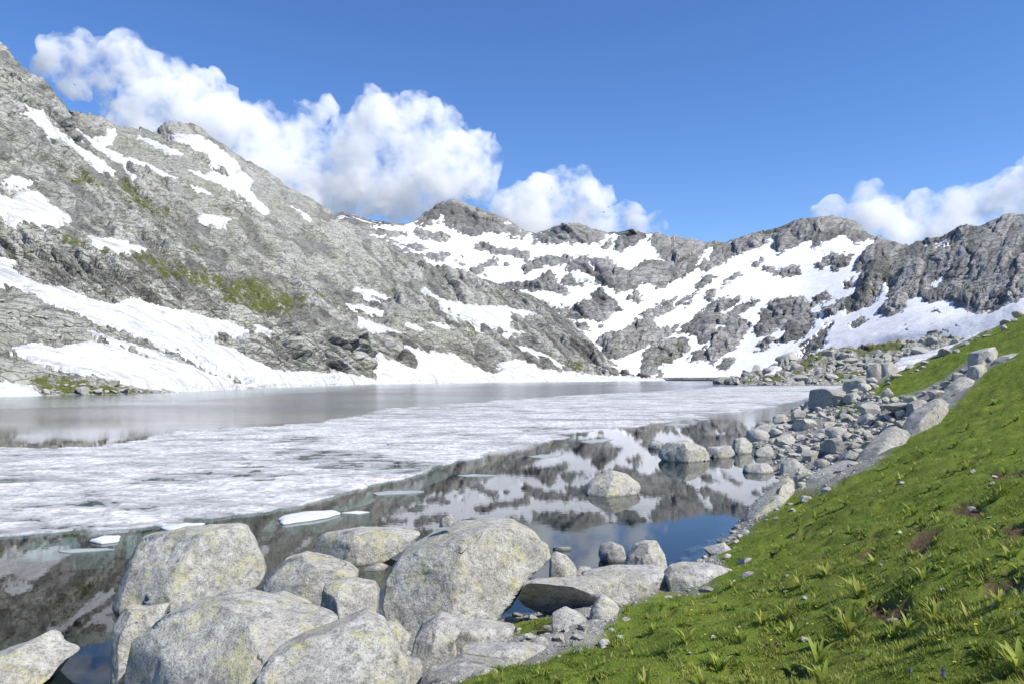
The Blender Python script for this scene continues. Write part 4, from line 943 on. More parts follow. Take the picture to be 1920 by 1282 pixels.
G_SH = "big boulders at the near shore"
BL_ = [
 ([(205, 1135), (212, 1085), (222, 1040), (236, 1002), (300, 990), (430, 979), (442, 984), (470, 1030), (500, 1080), (482, 1104), (430, 1110), (345, 1108), (290, 1142), (230, 1138)], 17.0, "large trapezoid granite boulder with a flat sloping face and yellow lichen standing in the water", dict(depth=0.7, down=0.6, lean=0.4, sub=6, cuts=7, seed=1, e=0.4, planes=[((0.08, -0.9, 0.42), 0.55)])),
 ([(225, 1310), (245, 1225), (300, 1152), (380, 1106), (410, 1102), (470, 1118), (560, 1148), (620, 1170), (640, 1230), (600, 1310), (500, 1350), (300, 1360)], 9.2, "huge pale grey boulder with rough speckled front at the bottom of the view", dict(depth=0.7, down=0.8, lean=0.7, sub=6, cuts=7, seed=2)),
 ([(452, 1290), (470, 1230), (520, 1196), (590, 1168), (645, 1140), (690, 1166), (722, 1215), (765, 1290), (770, 1360), (600, 1380), (450, 1350)], 8.6, "broad boulder with bright yellow lichen blotches overlapping the huge pale one", dict(depth=0.7, down=0.6, lean=0.7, sub=6, cuts=7, seed=3)),
 ([(207, 1165), (226, 1132), (262, 1136), (320, 1128), (312, 1160), (270, 1212), (226, 1248), (212, 1215)], 12.8, "cracked small boulder wedged below the trapezoid boulder", dict(depth=0.8, down=0.5, seed=4)),
 ([(-80, 1245), (0, 1208), (38, 1181), (60, 1190), (88, 1216), (150, 1241), (110, 1268), (60, 1300), (-60, 1310)], 12.6, "pointed boulder with lichen crust alone in the bottom corner of the water", dict(depth=0.8, down=0.6, lean=0.6, sub=6, seed=5)),
 ([(487, 1100), (508, 1072), (528, 1042), (560, 1032), (612, 1046), (650, 1060), (673, 1082), (662, 1112), (600, 1124), (560, 1132), (500, 1116)], 16.0, "round-backed lichen boulder between the trapezoid and the giant dome boulder", dict(depth=0.9, down=0.5, seed=6)),
 ([(602, 1118), (606, 1094), (650, 1080), (700, 1090), (713, 1112), (706, 1152), (650, 1150), (600, 1136)], 14.2, "smaller rounded boulder leaning on the giant dome boulder", dict(depth=0.9, down=0.5, seed=7)),
 ([(492, 1118), (524, 1106), (592, 1140), (582, 1164), (520, 1146)], 13.0, "triangular pale rock showing above the huge front boulder", dict(depth=0.9, down=0.6, seed=8)),
 ([(588, 1026), (618, 1002), (680, 986), (740, 989), (788, 1000), (776, 1020), (720, 1036), (650, 1040)], 21.0, "long flat-topped boulder lying in the water behind the giant dome boulder", dict(depth=1.0, down=0.5, seed=9)),
 ([(716, 1132), (720, 1082), (744, 1040), (790, 1008), (850, 980), (910, 969), (960, 974), (1000, 998), (1030, 1035), (1033, 1062), (1000, 1092), (965, 1130), (940, 1152), (900, 1164), (840, 1168), (795, 1192), (768, 1190), (735, 1166)], 15.0, "giant dome-shaped granite boulder with yellow lichen across its crown", dict(depth=0.9, down=0.3, lean=0.45, sub=6, cuts=7, seed=10)),
 ([(823, 988), (829, 971), (845, 963), (853, 972), (851, 983)], 15.6, "fist-like stone perched on top of the giant dome boulder", dict(depth=0.9, sub=4, seed=11)),
 ([(674, 1071), (700, 1058), (712, 1054), (728, 1062), (716, 1076), (690, 1080)], 20.0, "small flat stone in the dark channel beside the dome boulder", dict(depth=1.0, sub=4, down=0.3, seed=12)),
 ([(972, 1118), (984, 1090), (1004, 1084), (1100, 1078), (1160, 1080), (1182, 1110), (1168, 1136), (1100, 1152), (1030, 1150), (985, 1132)], 14.6, "dark overhanging slab with a shaded front face right of the dome boulder", dict(depth=0.7, down=0.1, lean=0.0, seed=13, cuts=2, e=0.35, planes=[((-0.15, -0.66, -0.74), 0.08)], mat="B2")),
 ([(1090, 1078), (1150, 1058), (1240, 1058), (1262, 1070), (1242, 1100), (1180, 1126), (1170, 1100)], 15.8, "sunlit granite slab running on from the dark overhang", dict(depth=1.0, down=0.3, seed=14, mat="B2")),
 ([(1029, 1076), (1031, 1042), (1044, 1033), (1062, 1041), (1082, 1066), (1078, 1084), (1038, 1084)], 16.6, "upright yellowish block touching the dome boulder's edge", dict(depth=0.9, sub=4, down=0.2, seed=15)),
 ([(1074, 1082), (1085, 1060), (1106, 1062), (1116, 1076), (1100, 1088)], 16.8, "little rock beside the upright yellowish block", dict(depth=0.9, sub=4, down=0.2, seed=16)),
 ([(1168, 1058), (1194, 1020), (1214, 1011), (1236, 1013), (1252, 1056), (1230, 1066), (1185, 1068)], 18.4, "pale peaked boulder against the blue reflection", dict(depth=0.9, down=0.4, seed=17, mat="B2")),
 ([(1122, 1036), (1130, 1020), (1150, 1014), (1170, 1024), (1174, 1040), (1160, 1050), (1135, 1048)], 21.0, "round grey stone in the shallows beside the peaked boulder", dict(depth=0.9, sub=4, down=0.4, seed=18, mat="B3")),
 ([(1244, 1078), (1256, 1060), (1280, 1052), (1330, 1054), (1378, 1076), (1330, 1086), (1300, 1102), (1250, 1107)], 15.6, "long low boulder with a shaded left end at the meadow's edge", dict(depth=0.9, down=0.2, seed=19, mat="B2")),
 ([(1103, 1166), (1110, 1140), (1129, 1111), (1148, 1124), (1161, 1138), (1146, 1166), (1120, 1178)], 12.8, "white pointed rock standing at the grass edge", dict(depth=0.8, sub=4, down=0.2, seed=20, mat="B2")),
 ([(1034, 1184), (1036, 1150), (1060, 1136), (1086, 1150), (1102, 1166), (1078, 1204), (1045, 1210)], 12.3, "rounded grey rock beside the white pointed one", dict(depth=0.8, sub=4, down=0.2, seed=21, mat="B2")),
 ([(770, 1216), (790, 1166), (822, 1145), (872, 1160), (852, 1200), (858, 1232), (800, 1252), (784, 1242)], 12.0, "smooth upright boulder in front of the giant dome boulder", dict(depth=0.8, down=0.4, seed=22, mat="B2")),
 ([(845, 1172), (900, 1160), (966, 1176), (958, 1200), (900, 1206), (860, 1204)], 12.4, "pale slab lying against the foot of the giant dome boulder", dict(depth=1.1, down=0.3, seed=23, mat="B2")),
 ([(861, 1228), (868, 1208), (950, 1203), (1010, 1205), (1030, 1220), (1020, 1234), (940, 1234), (880, 1240)], 11.0, "long flat slab at the lower end of the grass", dict(depth=1.0, down=0.3, seed=24, mat="B2")),
 ([(740, 1330), (800, 1262), (862, 1226), (905, 1236), (950, 1238), (880, 1275), (830, 1300), (800, 1340)], 10.0, "tilted grey slab running out of the bottom of the view", dict(depth=1.0, down=0.5, seed=25, mat="B3")),
 ([(698, 1194), (705, 1166), (740, 1162), (770, 1196), (757, 1228), (735, 1234), (708, 1224)], 11.4, "rounded boulder tucked behind the yellow-blotched one", dict(depth=0.9, down=0.4, seed=26)),
 ([(738, 1248), (750, 1228), (786, 1236), (792, 1256), (772, 1272), (748, 1268)], 10.6, "small white stone by the tilted grey slab", dict(depth=0.9, sub=4, down=0.4, seed=27, mat="B2")),
 ([(1043, 1218), (1060, 1206), (1095, 1202), (1112, 1212), (1090, 1224), (1050, 1226)], 11.3, "flat pale stone half sunk in the grass edge", dict(depth=1.0, sub=4, down=0.2, seed=28, mat="B2")),
 ([(1122, 1194), (1140, 1184), (1168, 1182), (1160, 1197), (1130, 1203)], 11.7, "small flat stone lying in the grass below the white pointed rock", dict(depth=1.0, sub=4, down=0.2, seed=29, mat="B2")),
 ([(878, 1273), (908, 1250), (934, 1262), (916, 1272)], 9.7, "wedge of stone in the grass at the bottom of the view", dict(depth=1.0, sub=4, down=0.2, seed=30, mat="B2")),
 ([(1393, 990), (1398, 966), (1440, 930), (1480, 894), (1491, 904), (1482, 930), (1440, 956), (1412, 984)], 26.0, "tilted lichen slab leaning out of the meadow over the pool", dict(depth=1.1, down=0.3, seed=31, ky=0.6)),
 ([(1478, 936), (1540, 888), (1600, 862), (1624, 874), (1604, 900), (1550, 920)], 28.5, "lowest smooth section of the long rock rib beside the meadow", dict(depth=0.9, down=0.6, seed=32, ky=0.9, lean=0.6, mat="B3")),
 ([(1590, 876), (1650, 830), (1692, 798), (1708, 812), (1660, 856), (1612, 894)], 32.5, "second section of the long rock rib, bare and grey", dict(depth=0.9, down=0.6, seed=54, ky=0.9, lean=0.6, mat="B3")),
 ([(1682, 812), (1722, 772), (1768, 746), (1782, 762), (1742, 798), (1702, 828)], 36.5, "third section of the long rock rib under the dark-faced boulder", dict(depth=0.9, down=0.6, seed=55, ky=0.9, lean=0.6, mat="B3")),
 ([(1756, 764), (1800, 726), (1828, 710), (1818, 740), (1782, 774)], 40.5, "topmost section of the long rock rib next to the wedge boulder", dict(depth=0.9, down=0.6, seed=56, ky=0.9, lean=0.6, mat="B3")),
 ([(1754, 772), (1764, 746), (1788, 722), (1812, 706), (1828, 714), (1796, 744), (1784, 764)], 41.0, "wedge boulder with a dark left face on the long rock rib", dict(depth=0.9, sub=4, down=0.3, seed=33, mat="B2")),
 ([(1696, 780), (1704, 756), (1722, 748), (1740, 752), (1728, 770), (1708, 790)], 40.0, "dark-faced boulder lower on the long rock rib", dict(depth=0.9, sub=4, down=0.3, seed=34, mat="B3")),
 ([(1814, 682), (1820, 662), (1840, 655), (1866, 650), (1872, 660), (1842, 680)], 46.0, "flat-topped block on the meadow near the right edge", dict(depth=0.9, sub=4, down=0.3, seed=35, mat="B2")),
 ([(1811, 708), (1820, 687), (1846, 681), (1851, 695), (1832, 710)], 42.0, "yellow-spotted boulder below the flat-topped block", dict(depth=0.9, sub=4, down=0.3, seed=36)),
 ([(1858, 682), (1880, 668), (1908, 662), (1918, 674), (1890, 687)], 44.0, "pale slab at the right edge beside the flat-topped block", dict(depth=0.9, sub=4, down=0.3, seed=37, mat="B2")),
 ([(1234, 852), (1254, 829), (1290, 824), (1320, 838), (1332, 856), (1310, 864), (1250, 862)], 45.5, "largest hump-shaped boulder in the pool off the boulder field", dict(depth=0.9, down=0.4, seed=38)),
 ([(1096, 918), (1120, 896), (1150, 880), (1180, 890), (1201, 912), (1186, 926), (1110, 928)], 33.0, "pyramid-shaped pale boulder alone in the middle of the pool", dict(depth=0.9, down=0.4, lean=0.7, seed=39, cuts=3, planes=[((0.5, -0.6, 0.6), 0.6), ((-0.55, -0.6, 0.6), 0.65)])),
 ([(1461, 888), (1468, 868), (1490, 857), (1511, 874), (1509, 892), (1480, 895)], 38.5, "rounded boulder with a rusty left side at the pool's right end", dict(depth=0.9, sub=4, down=0.3, seed=40, mat="B2")),
 ([(1392, 882), (1400, 870), (1440, 867), (1451, 880), (1420, 890)], 40.0, "low flat rock awash at the pool's right end", dict(depth=0.9, sub=4, down=0.3, seed=41, mat="B2")),
 ([(1320, 852), (1330, 838), (1370, 834), (1379, 850), (1350, 859)], 47.5, "flat slab just right of the hump-shaped boulder", dict(depth=0.9, sub=4, down=0.3, seed=42, mat="B2")),
 ([(1372, 842), (1378, 823), (1395, 819), (1411, 834), (1402, 849), (1380, 849)], 50.0, "lichen-green round boulder at the corner of the boulder field", dict(depth=0.9, sub=4, down=0.3, seed=43)),
 ([(1403, 814), (1430, 797), (1480, 794), (1506, 808), (1490, 820), (1420, 820)], 62.0, "long flat ledge boulder on the water side of the boulder field", dict(depth=0.9, sub=4, down=0.4, seed=44, mat="B2")),
 ([(1578, 748), (1588, 716), (1618, 703), (1652, 718), (1642, 740), (1604, 752)], 78.0, "big lichen-capped boulder on the skyline of the shore", dict(depth=0.9, sub=4, down=0.5, seed=45)),
 ([(1624, 718), (1628, 692), (1648, 680), (1662, 700), (1652, 722)], 72.0, "tall grey block on the meadow skyline above the shore", dict(depth=0.9, sub=4, down=0.5, seed=46, mat="B3")),
 ([(1652, 706), (1656, 681), (1672, 677), (1686, 690), (1678, 712), (1660, 714)], 70.0, "egg-shaped white boulder on the meadow skyline", dict(depth=0.9, sub=4, down=0.5, seed=47, mat="B2")),
 ([(1502, 772), (1514, 752), (1536, 744), (1552, 760), (1546, 777), (1510, 780)], 88.0, "dark-sided boulder where the shore meets the ice", dict(depth=0.9, sub=4, down=0.5, seed=48, mat="B3")),
 ([(1552, 752), (1562, 738), (1584, 742), (1588, 758), (1560, 762)], 92.0, "white dome-shaped boulder where the shore meets the ice", dict(depth=0.9, sub=4, down=0.5, seed=49, mat="B2")),
 ([(1214, 838), (1224, 826), (1238, 830), (1240, 836), (1226, 840)], 53.0, "small stone in the pool behind the hump-shaped boulder", dict(depth=0.9, sub=3, down=0.3, seed=50, mat="B2")),
 ([(1036, 1028), (1052, 1024), (1072, 1025), (1062, 1031), (1042, 1031)], 22.2, "thin stone tip breaking the water by the dome boulder", dict(depth=0.9, sub=3, down=0.3, seed=51, mat="B3")),
 ([(284, 640), (286, 630), (294, 626), (302, 634), (300, 642)], 300.0, "lone yellowish boulder stranded on the left snow tongue", dict(depth=0.9, sub=4, down=1.0, seed=52)),
]
MB = {"B2": M_B2, "B3": M_B3}
for outl, Y, lab, kw in BL_:
    kw = dict(kw); mm = kw.pop("mat", None)
    boulder(outl, Y, lab, mat=MB.get(mm, M_B), **kw)

# generic angular blocks, shared by the boulder fields
def block_mesh(i, sub=3):
    rr = np.random.default_rng(500 + i)
    V, fc = ico(sub)
    P = V.copy() * np.array([1.0, rr.uniform(0.65, 1.0), rr.uniform(0.5, 0.85)]) * 1.25
    for k_ in range(13):
        n = rr.normal(size=3); n /= np.linalg.norm(n)
        sup = (P @ n).max() * rr.uniform(0.50, 0.84)
        P -= n * np.maximum(P @ n - sup, 0)[:, None]
    q = P * 2 + i * 7
    P = P * (1 + 0.03 * fbm(q[:, 0], q[:, 1], q[:, 2], 3, i))[:, None] / np.abs(P).max(0).mean()
    me = mesh_np("block", P, fc)
    me.polygons.foreach_set("use_smooth", np.ones(len(me.polygons), bool))
    me.materials.append([M_B2, M_B2, M_B3, M_B, M_B2][i % 5])
    me.set_sharp_from_angle(angle=math.radians(28))
    return me
BLK = [block_mesh(i) for i in range(15)]

def inside(poly, x, y):
    return poly_sd(np.array([x], f32), np.array([y], f32), poly, 5)[0] > 0

TONE = ["pale", "pale", "dark grey", "lichen-spotted", "clean grey"]
def scatter(poly, n, smin, smax, label, group, seed, placer, power=2.2, gap=0.55, name="shore_boulder", sink=0.2, zones=None):
    rr = np.random.default_rng(seed)
    P = np.array(poly, float); lo, hi = P.min(0), P.max(0)
    done = []
    tries = 0
    while len(done) < n and tries < n * 60:
        tries += 1
        px, py = rr.uniform(lo[0], hi[0]), rr.uniform(lo[1], hi[1])
        if not inside(poly, px, py): continue
        s = smin + (smax - smin) * rr.uniform() ** power
        if any((px - a_) ** 2 + (2.0 * (py - b_)) ** 2 < ((s + c_) * gap) ** 2 for a_, b_, c_ in done): continue
        done.append((px, py, s))
        x, y, z = placer(px, py)
        bi = int(rr.integers(len(BLK)))
        o = bpy.data.objects.new(name, BLK[bi]); COL.objects.link(o)
        r = s / 2 * y / F
        o.scale = (r * rr.uniform(0.85, 1.2), r * rr.uniform(0.85, 1.3), r * rr.uniform(0.7, 1.05))
        o.rotation_euler = (rr.uniform(-0.35, 0.35), rr.uniform(-0.35, 0.35), rr.uniform(0, 6.28))
        o.location = (x, y, z + r * (0.35 - sink))
        lab = label
        if zones:
            sz_ = "big" if s > smin + 0.5 * (smax - smin) else "middling" if s > smin + 0.2 * (smax - smin) else "small"
            sh_ = "squat" if o.scale[2] < 0.9 * r else "blocky"
            zn = min(zones, key=lambda z_: (z_[0] - px) ** 2 + (z_[1] - py) ** 2)[2]
            lab = f"{sz_} {sh_} {TONE[bi % 5]} {'stone' if 'stone' in name else 'boulder'} {zn}"
        tag(o, lab, "boulder", group)
ZF = [(1420, 830, "of the shore field at the pool's corner"), (1450, 800, "of the shore field by the flat ledge boulder"), (1500, 865, "of the shore field behind the rusty-sided boulder"), (1520, 770, "of the shore field where the ice touches land"), (1520, 820, "in the middle of the shore field"),
      (1560, 790, "of the shore field below the skyline boulders"), (1570, 850, "of the shore field beside the lowest rib section"), (1620, 820, "of the shore field beside the second rib section"), (1600, 755, "of the shore field near the small turf patch"), (1660, 775, "of the shore field beside the third rib section"), (1710, 770, "of the shore field near the rib's dark-faced boulder")]
ZS = [(1370, 712, "at the tip of the far spit"), (1410, 700, "near the tip of the far spit"), (1450, 690, "by the snow remnant of the far spit"), (1450, 714, "below the turf square of the far spit"), (1500, 680, "on the sloping turf of the far spit"), (1510, 710, "on the waterline of the far spit"), (1560, 672, "on the crest of the far spit"), (1570, 705, "where the far spit meets the ice"), (1620, 690, "where the far spit meets the near shore")]
ZM = [(1594, 1180, "near the largest leaf rosette"), (1612, 1105, "near the bushy leaf clump"), (1860, 1105, "near the bare soil by the right edge"), (1768, 1262, "near the tallest blue flower"), (1130, 1190, "below the white pointed rock"), (1310, 1110, "near the long low boulder"), (1440, 975, "near the tilted lichen slab"), (1560, 925, "below the lowest rib section"),
      (1660, 870, "below the second rib section"), (1745, 815, "below the third rib section"), (1850, 730, "near the yellow-spotted meadow boulder"), (1880, 890, "near the upper right soil hollow"), (1235, 1255, "near the dark burrow"), (1900, 1250, "near the corner leaf clump"), (1715, 1020, "near the reddish soil"), (1480, 1190, "near the upright leaf clump"), (1390, 1200, "near the withered stems"),
      (1560, 1040, "near the white meadow stone"), (1000, 1270, "near the lower tip of the meadow"), (1800, 960, "on the upper middle meadow"), (1450, 1060, "on the left shoulder of the meadow"), (1700, 1180, "near the thin leaf clump")]
ZL = [(20, 570, "of the moraine at the left edge"), (120, 610, "of the moraine above the lower snowfield"), (240, 640, "of the moraine beside the lone yellowish boulder"), (330, 670, "of the moraine between the two snow tongues"), (440, 710, "of the moraine near the lake"), (90, 735, "at the left end of the green shore patch"), (180, 728, "in the middle of the green shore patch"), (290, 734, "at the right end of the green shore patch")]
ZB = [(1610, 745, "beside the big lichen-capped boulder"), (1660, 740, "behind the second rib section"), (1700, 765, "beside the rib's dark-faced boulder"), (1760, 735, "beside the wedge boulder"), (1810, 700, "beside the yellow-spotted boulder"), (1530, 755, "beside the dark-sided boulder at the ice"), (1580, 740, "beside the white dome boulder at the ice"),
      (1680, 655, "on the snow edge left of the meadow skyline"), (1760, 620, "on the snow edge behind the meadow skyline"), (1830, 595, "on the snow edge under the dark ridge"), (1890, 560, "on the snow edge at the right margin"), (1270, 1050, "at the near end of the pool's edge"), (1330, 1025, "midway along the pool's edge"), (1385, 995, "under the tilted lichen slab"),
      (970, 1180, "at the foot of the dome boulder"), (1060, 1190, "beside the rounded grey rock"), (1090, 1160, "under the dark overhang"), (560, 1120, "in front of the round-backed boulder"), (680, 1150, "beside the smaller rounded boulder"), (750, 1220, "behind the tilted grey slab")]
FIELD = [(1392, 842), (1415, 808), (1440, 792), (1480, 775), (1510, 758), (1560, 745), (1620, 742), (1650, 752), (1700, 752), (1735, 760), (1700, 795), (1650, 838), (1600, 872), (1545, 898), (1500, 915), (1484, 880), (1440, 862)]
place = lambda px, py: hit(px, py, 3, 150)
scatter(FIELD, 170, 14, 74, "grey angular boulder in the jumbled boulder field along the right shore", "boulders of the right shore field", 71, place, 1.7, 0.40, zones=ZF)
scatter(FIELD, 120, 6, 14, "small angular stone filling the boulder field along the right shore", "small stones of the right shore field", 72, place, 1.0, 0.3, name="shore_stone", zones=ZF)
scatter([(1500, 764), (1560, 736), (1598, 722), (1640, 722), (1640, 745), (1540, 768)], 34, 9, 34, "boulder on the narrow shore between the ice and the skyline boulders", "boulders between ice and skyline", 78, lambda px, py: hit(px, py, 3, 340), 1.6, 0.4, zones=ZB)
scatter([(1590, 752), (1640, 716), (1700, 744), (1770, 712), (1815, 690), (1830, 715), (1760, 745), (1700, 790), (1640, 800)], 34, 9, 34, "pale stone in the strip of rock and turf above the long rock rib", "stones above the rock rib", 73, place, name="meadow_stone", zones=ZB)
scatter([(1000, 1130), (1040, 1120), (1120, 1195), (1040, 1215), (960, 1205), (940, 1165)], 20, 12, 34, "small stone among the big boulders at the foot of the meadow", "small stones between the big shore boulders", 74, place, name="shore_stone", zones=ZB)
scatter([(1250, 1060), (1300, 1030), (1380, 985), (1400, 1000), (1350, 1050), (1300, 1056)], 16, 12, 52, "flat grey stone along the pool's edge below the meadow", "flat stones along the pool edge", 75, place, name="shore_stone", zones=ZB)
scatter([(600, 1100), (740, 1160), (790, 1240), (720, 1230), (640, 1150), (500, 1110)], 14, 14, 36, "stone wedged in the gaps between the large front boulders", "stones wedged between front boulders", 76, place, name="shore_stone", sink=0.0, zones=ZB)
scatter([(1250, 1240), (1500, 1060), (1560, 930), (1700, 880), (1900, 750), (1915, 1100), (1700, 1270), (1300, 1275)], 30, 6, 16, "little pale stone lying in the turf of the meadow", "stones scattered over the meadow", 77, place, name="meadow_stone", sink=0.25, zones=ZM)
EDGE = [(1045, 1224), (1110, 1208), (1150, 1175), (1240, 1112), (1300, 1100), (1372, 1074), (1350, 1035), (1400, 1000), (1440, 965), (1500, 930), (1560, 912), (1560, 925), (1500, 950), (1440, 990), (1400, 1025), (1420, 1070), (1380, 1095), (1300, 1118), (1240, 1135), (1180, 1185), (1120, 1230), (1050, 1240)]
scatter(EDGE, 24, 9, 40, "half-buried stone along the ragged lower edge of the turf", "stones in the turf edge", 79, place, 2.0, 0.6, name="edge_stone", sink=0.6, zones=ZM)
scatter([(1650, 722), (1700, 692), (1780, 660), (1850, 622), (1915, 590), (1915, 604), (1850, 634), (1780, 672), (1700, 706), (1660, 730)], 26, 8, 32, "stone on the crest of the upper meadow", "stones on the meadow crest", 80, place, 1.8, 0.6, name="meadow_stone", zones=[(1660, 720, "on the crest near the egg-shaped boulder"), (1740, 680, "on the middle of the meadow crest"), (1800, 650, "on the upper part of the meadow crest"), (1870, 612, "on the top of the meadow crest")])
# blocks on the far spit, and along the left shore
def on_grid(V):
    qx, qy = project(V)
    def f(px, py):
        d = (qx - px) ** 2 + (qy - py) ** 2
        i = np.unravel_index(np.argmin(d), d.shape)
        return tuple(float(a_) for a_ in V[i])
    return f
scatter([(1352, 719), (1372, 704), (1400, 692), (1440, 684), (1490, 672), (1540, 662), (1600, 668), (1650, 690), (1620, 716), (1560, 720), (1450, 720)], 80, 7, 46, "weathered boulder among the slabs and turf of the far spit", "boulders of the far spit", 81, on_grid(RP[4:120, ::2]), name="spit_boulder", power=2.2, gap=0.45, zones=ZS)
scatter([(1640, 664), (1700, 640), (1780, 600), (1850, 570), (1915, 540), (1915, 590), (1840, 625), (1780, 650), (1700, 668)], 40, 7, 30, "grey boulder on the snow edge behind the meadow skyline", "boulders on the snow edge behind the meadow", 82, on_grid(RP[:120:2, ::2]), name="spit_boulder", zones=ZB)
gl_ = on_grid(RL[3:200, ::2])
scatter([(60, 735), (100, 722), (170, 716), (260, 722), (330, 732), (270, 738), (120, 742)], 24, 7, 26, "pale boulder on the green patch of the left shore", "boulders on the left shore", 83, gl_, name="shore_boulder", zones=ZL)
scatter([(0, 560), (130, 596), (240, 632), (300, 655), (460, 718), (350, 690), (230, 650), (60, 640), (0, 640)], 70, 5, 14, "broken block in the grey moraine between the left snowfields", "blocks of the left moraine", 84, gl_, name="moraine_stone", gap=0.35, zones=ZL)


# gravel and pebbles between the boulders: uncountable, one object
rr = np.random.default_rng(95)
bare = (1 - turf) * (ZZ > -0.25) * (ZZ < 3.5) * (gpx > 700) * (gpx < 1990) * (YY > 7) * (YY < 125)
cpx = np.abs(np.gradient(gpy, axis=0)) * np.abs(np.gradient(gpx, axis=1))
pr = np.clip(bare * cpx, 0, None).ravel(); pr /= pr.sum()
NG = 7000
ii, jj = np.unravel_index(rr.choice(len(pr), NG, p=pr), bare.shape)
ii = np.clip(ii, 0, bare.shape[0] - 2); jj = np.clip(jj, 0, bare.shape[1] - 2)
fu = rr.random(NG)[:, None]; fv = rr.random(NG)[:, None]
C = GV[ii, jj] * (1 - fu) * (1 - fv) + GV[ii + 1, jj] * fu * (1 - fv) + GV[ii, jj + 1] * (1 - fu) * fv + GV[ii + 1, jj + 1] * fu * fv
Vi, Fi = ico(1)
R_ = (rr.uniform(1.2, 6.0, NG) ** 1.0 * rr.random(NG) + 1.2) * C[:, 1] / F / 1.3
sc3 = np.stack([rr.uniform(0.7, 1.3, NG), rr.uniform(0.7, 1.3, NG), rr.uniform(0.4, 0.8, NG)], -1) * R_[:, None]
jit = rr.uniform(0.65, 1.2, (NG, len(Vi), 1))
VV = (Vi[None] * jit * sc3[:, None, :] + C[:, None, :]).reshape(-1, 3)
FF = (Fi[None] + (np.arange(NG) * len(Vi))[:, None, None]).reshape(-1, 3)
tag(link_mesh("gravel", mesh_np("gravel", VV, FF), M_B2, smooth=False), "loose grey gravel and pebbles between the shore boulders", "gravel", kind="stuff")

# ------------------------------------------------------------------ meadow: grass, broad-leaved plants, flowers
def mat_leaf(name, c0_, c1_, trans=0.35):
    m = NT(name)
    rnd = m.attr("rnd")
    c = m.ramp(rnd, [(0.0, c0_), (0.86, c1_), (0.93, tuple(0.6 * a_ + b_ for a_, b_ in zip(c1_, (0.16, 0.10, 0.05)))), (1.0, (0.34, 0.28, 0.14))])
    m.l(c, m.b.inputs["Base Color"]); m.b.inputs["Roughness"].default_value = 0.55; m.b.inputs["Specular IOR Level"].default_value = 0.25
    tl = m.n("ShaderNodeBsdfTranslucent"); m.l(c, tl.inputs["Color"])
    mx = m.n("ShaderNodeMixShader"); mx.inputs[0].default_value = trans
    m.l(m.b.outputs[0], mx.inputs[1]); m.l(tl.outputs[0], mx.inputs[2]); m.l(mx.outputs[0], m.out.inputs["Surface"])
    return m.mat
rr = np.random.default_rng(11)
# grass: blades sown by how much of the view each patch of turf takes
cellpx = np.abs(np.gradient(gpy, axis=0)) * np.abs(np.gradient(gpx, axis=1))
inview = (gpx > -60) & (gpx < 2350) & (gpy < 1400) & (gpy > 560) & (YY > 3.5)
pr = (cellpx * turf * (1 - 0.93 * soil) * inview * np.clip(0.35 + 0.9 * sstep(-0.4, 0.3, fbm(XX / 0.6, YY / 0.6, 0 * XX, 3, 230)), 0, 1.3))
pr = np.clip(pr, 0, None).ravel(); pr /= pr.sum()
NB = 360000
idx = rr.choice(len(pr), NB, p=pr)
ii, jj = np.unravel_index(idx, turf.shape)
ii = np.clip(ii, 0, turf.shape[0] - 2); jj = np.clip(jj, 0, turf.shape[1] - 2)
fu, fv = rr.random(NB), rr.random(NB)
c00, c10, c01, c11 = GV[ii, jj], GV[ii + 1, jj], GV[ii, jj + 1], GV[ii + 1, jj + 1]
B = (c00 * ((1 - fu) * (1 - fv))[:, None] + c10 * (fu * (1 - fv))[:, None] + c01 * ((1 - fu) * fv)[:, None] + c11 * (fu * fv)[:, None])
clump = sstep(-0.2, 0.5, fbm(B[:, 0] / 0.35, B[:, 1] / 0.35, 0 * B[:, 0], 3, 240))
h = np.maximum(rr.uniform(0.015, 0.05, NB) * (0.5 + 1.3 * clump), rr.uniform(1.0, 2.4, NB) * B[:, 1] / F)
wd = np.maximum(h * rr.uniform(0.10, 0.30, NB), 0.55 * B[:, 1] / F)
th = rr.uniform(0, 2 * math.pi, NB)
ln = rr.uniform(0.3, 1.5, NB) * h; la = rr.uniform(0, 2 * math.pi, NB)
side = np.stack([np.cos(th) * wd, np.sin(th) * wd, 0 * wd], -1)
tip = B + np.stack([np.cos(la) * ln, np.sin(la) * ln, h], -1)
root = B - np.array([0, 0, 0.01])
V = np.stack([root - side, root + side, tip], 1).reshape(-1, 3)
rnd = np.clip(0.42 * rr.random(NB) + 0.10 * (rr.random(NB) < 0.10) + 0.55 * sstep(-0.45, 0.55, 0.6 * fbm(B[:, 0] / 0.3, B[:, 1] / 0.3, 0 * B[:, 0], 2, 251) +  fbm(B[:, 0] / 1.3, B[:, 1] / 1.3, 0 * B[:, 0], 3, 250)), 0, 1)
gr = link_mesh("grass", mesh_np("grass", V, np.arange(NB * 3).reshape(-1, 3), {"rnd": np.repeat(rnd, 3)}), mat_leaf("grass_blade", (0.075, 0.14, 0.018), (0.35, 0.385, 0.085), 0.45), smooth=False)
tag(gr, "short dense green grass covering the meadow slope", "grass", kind="stuff")

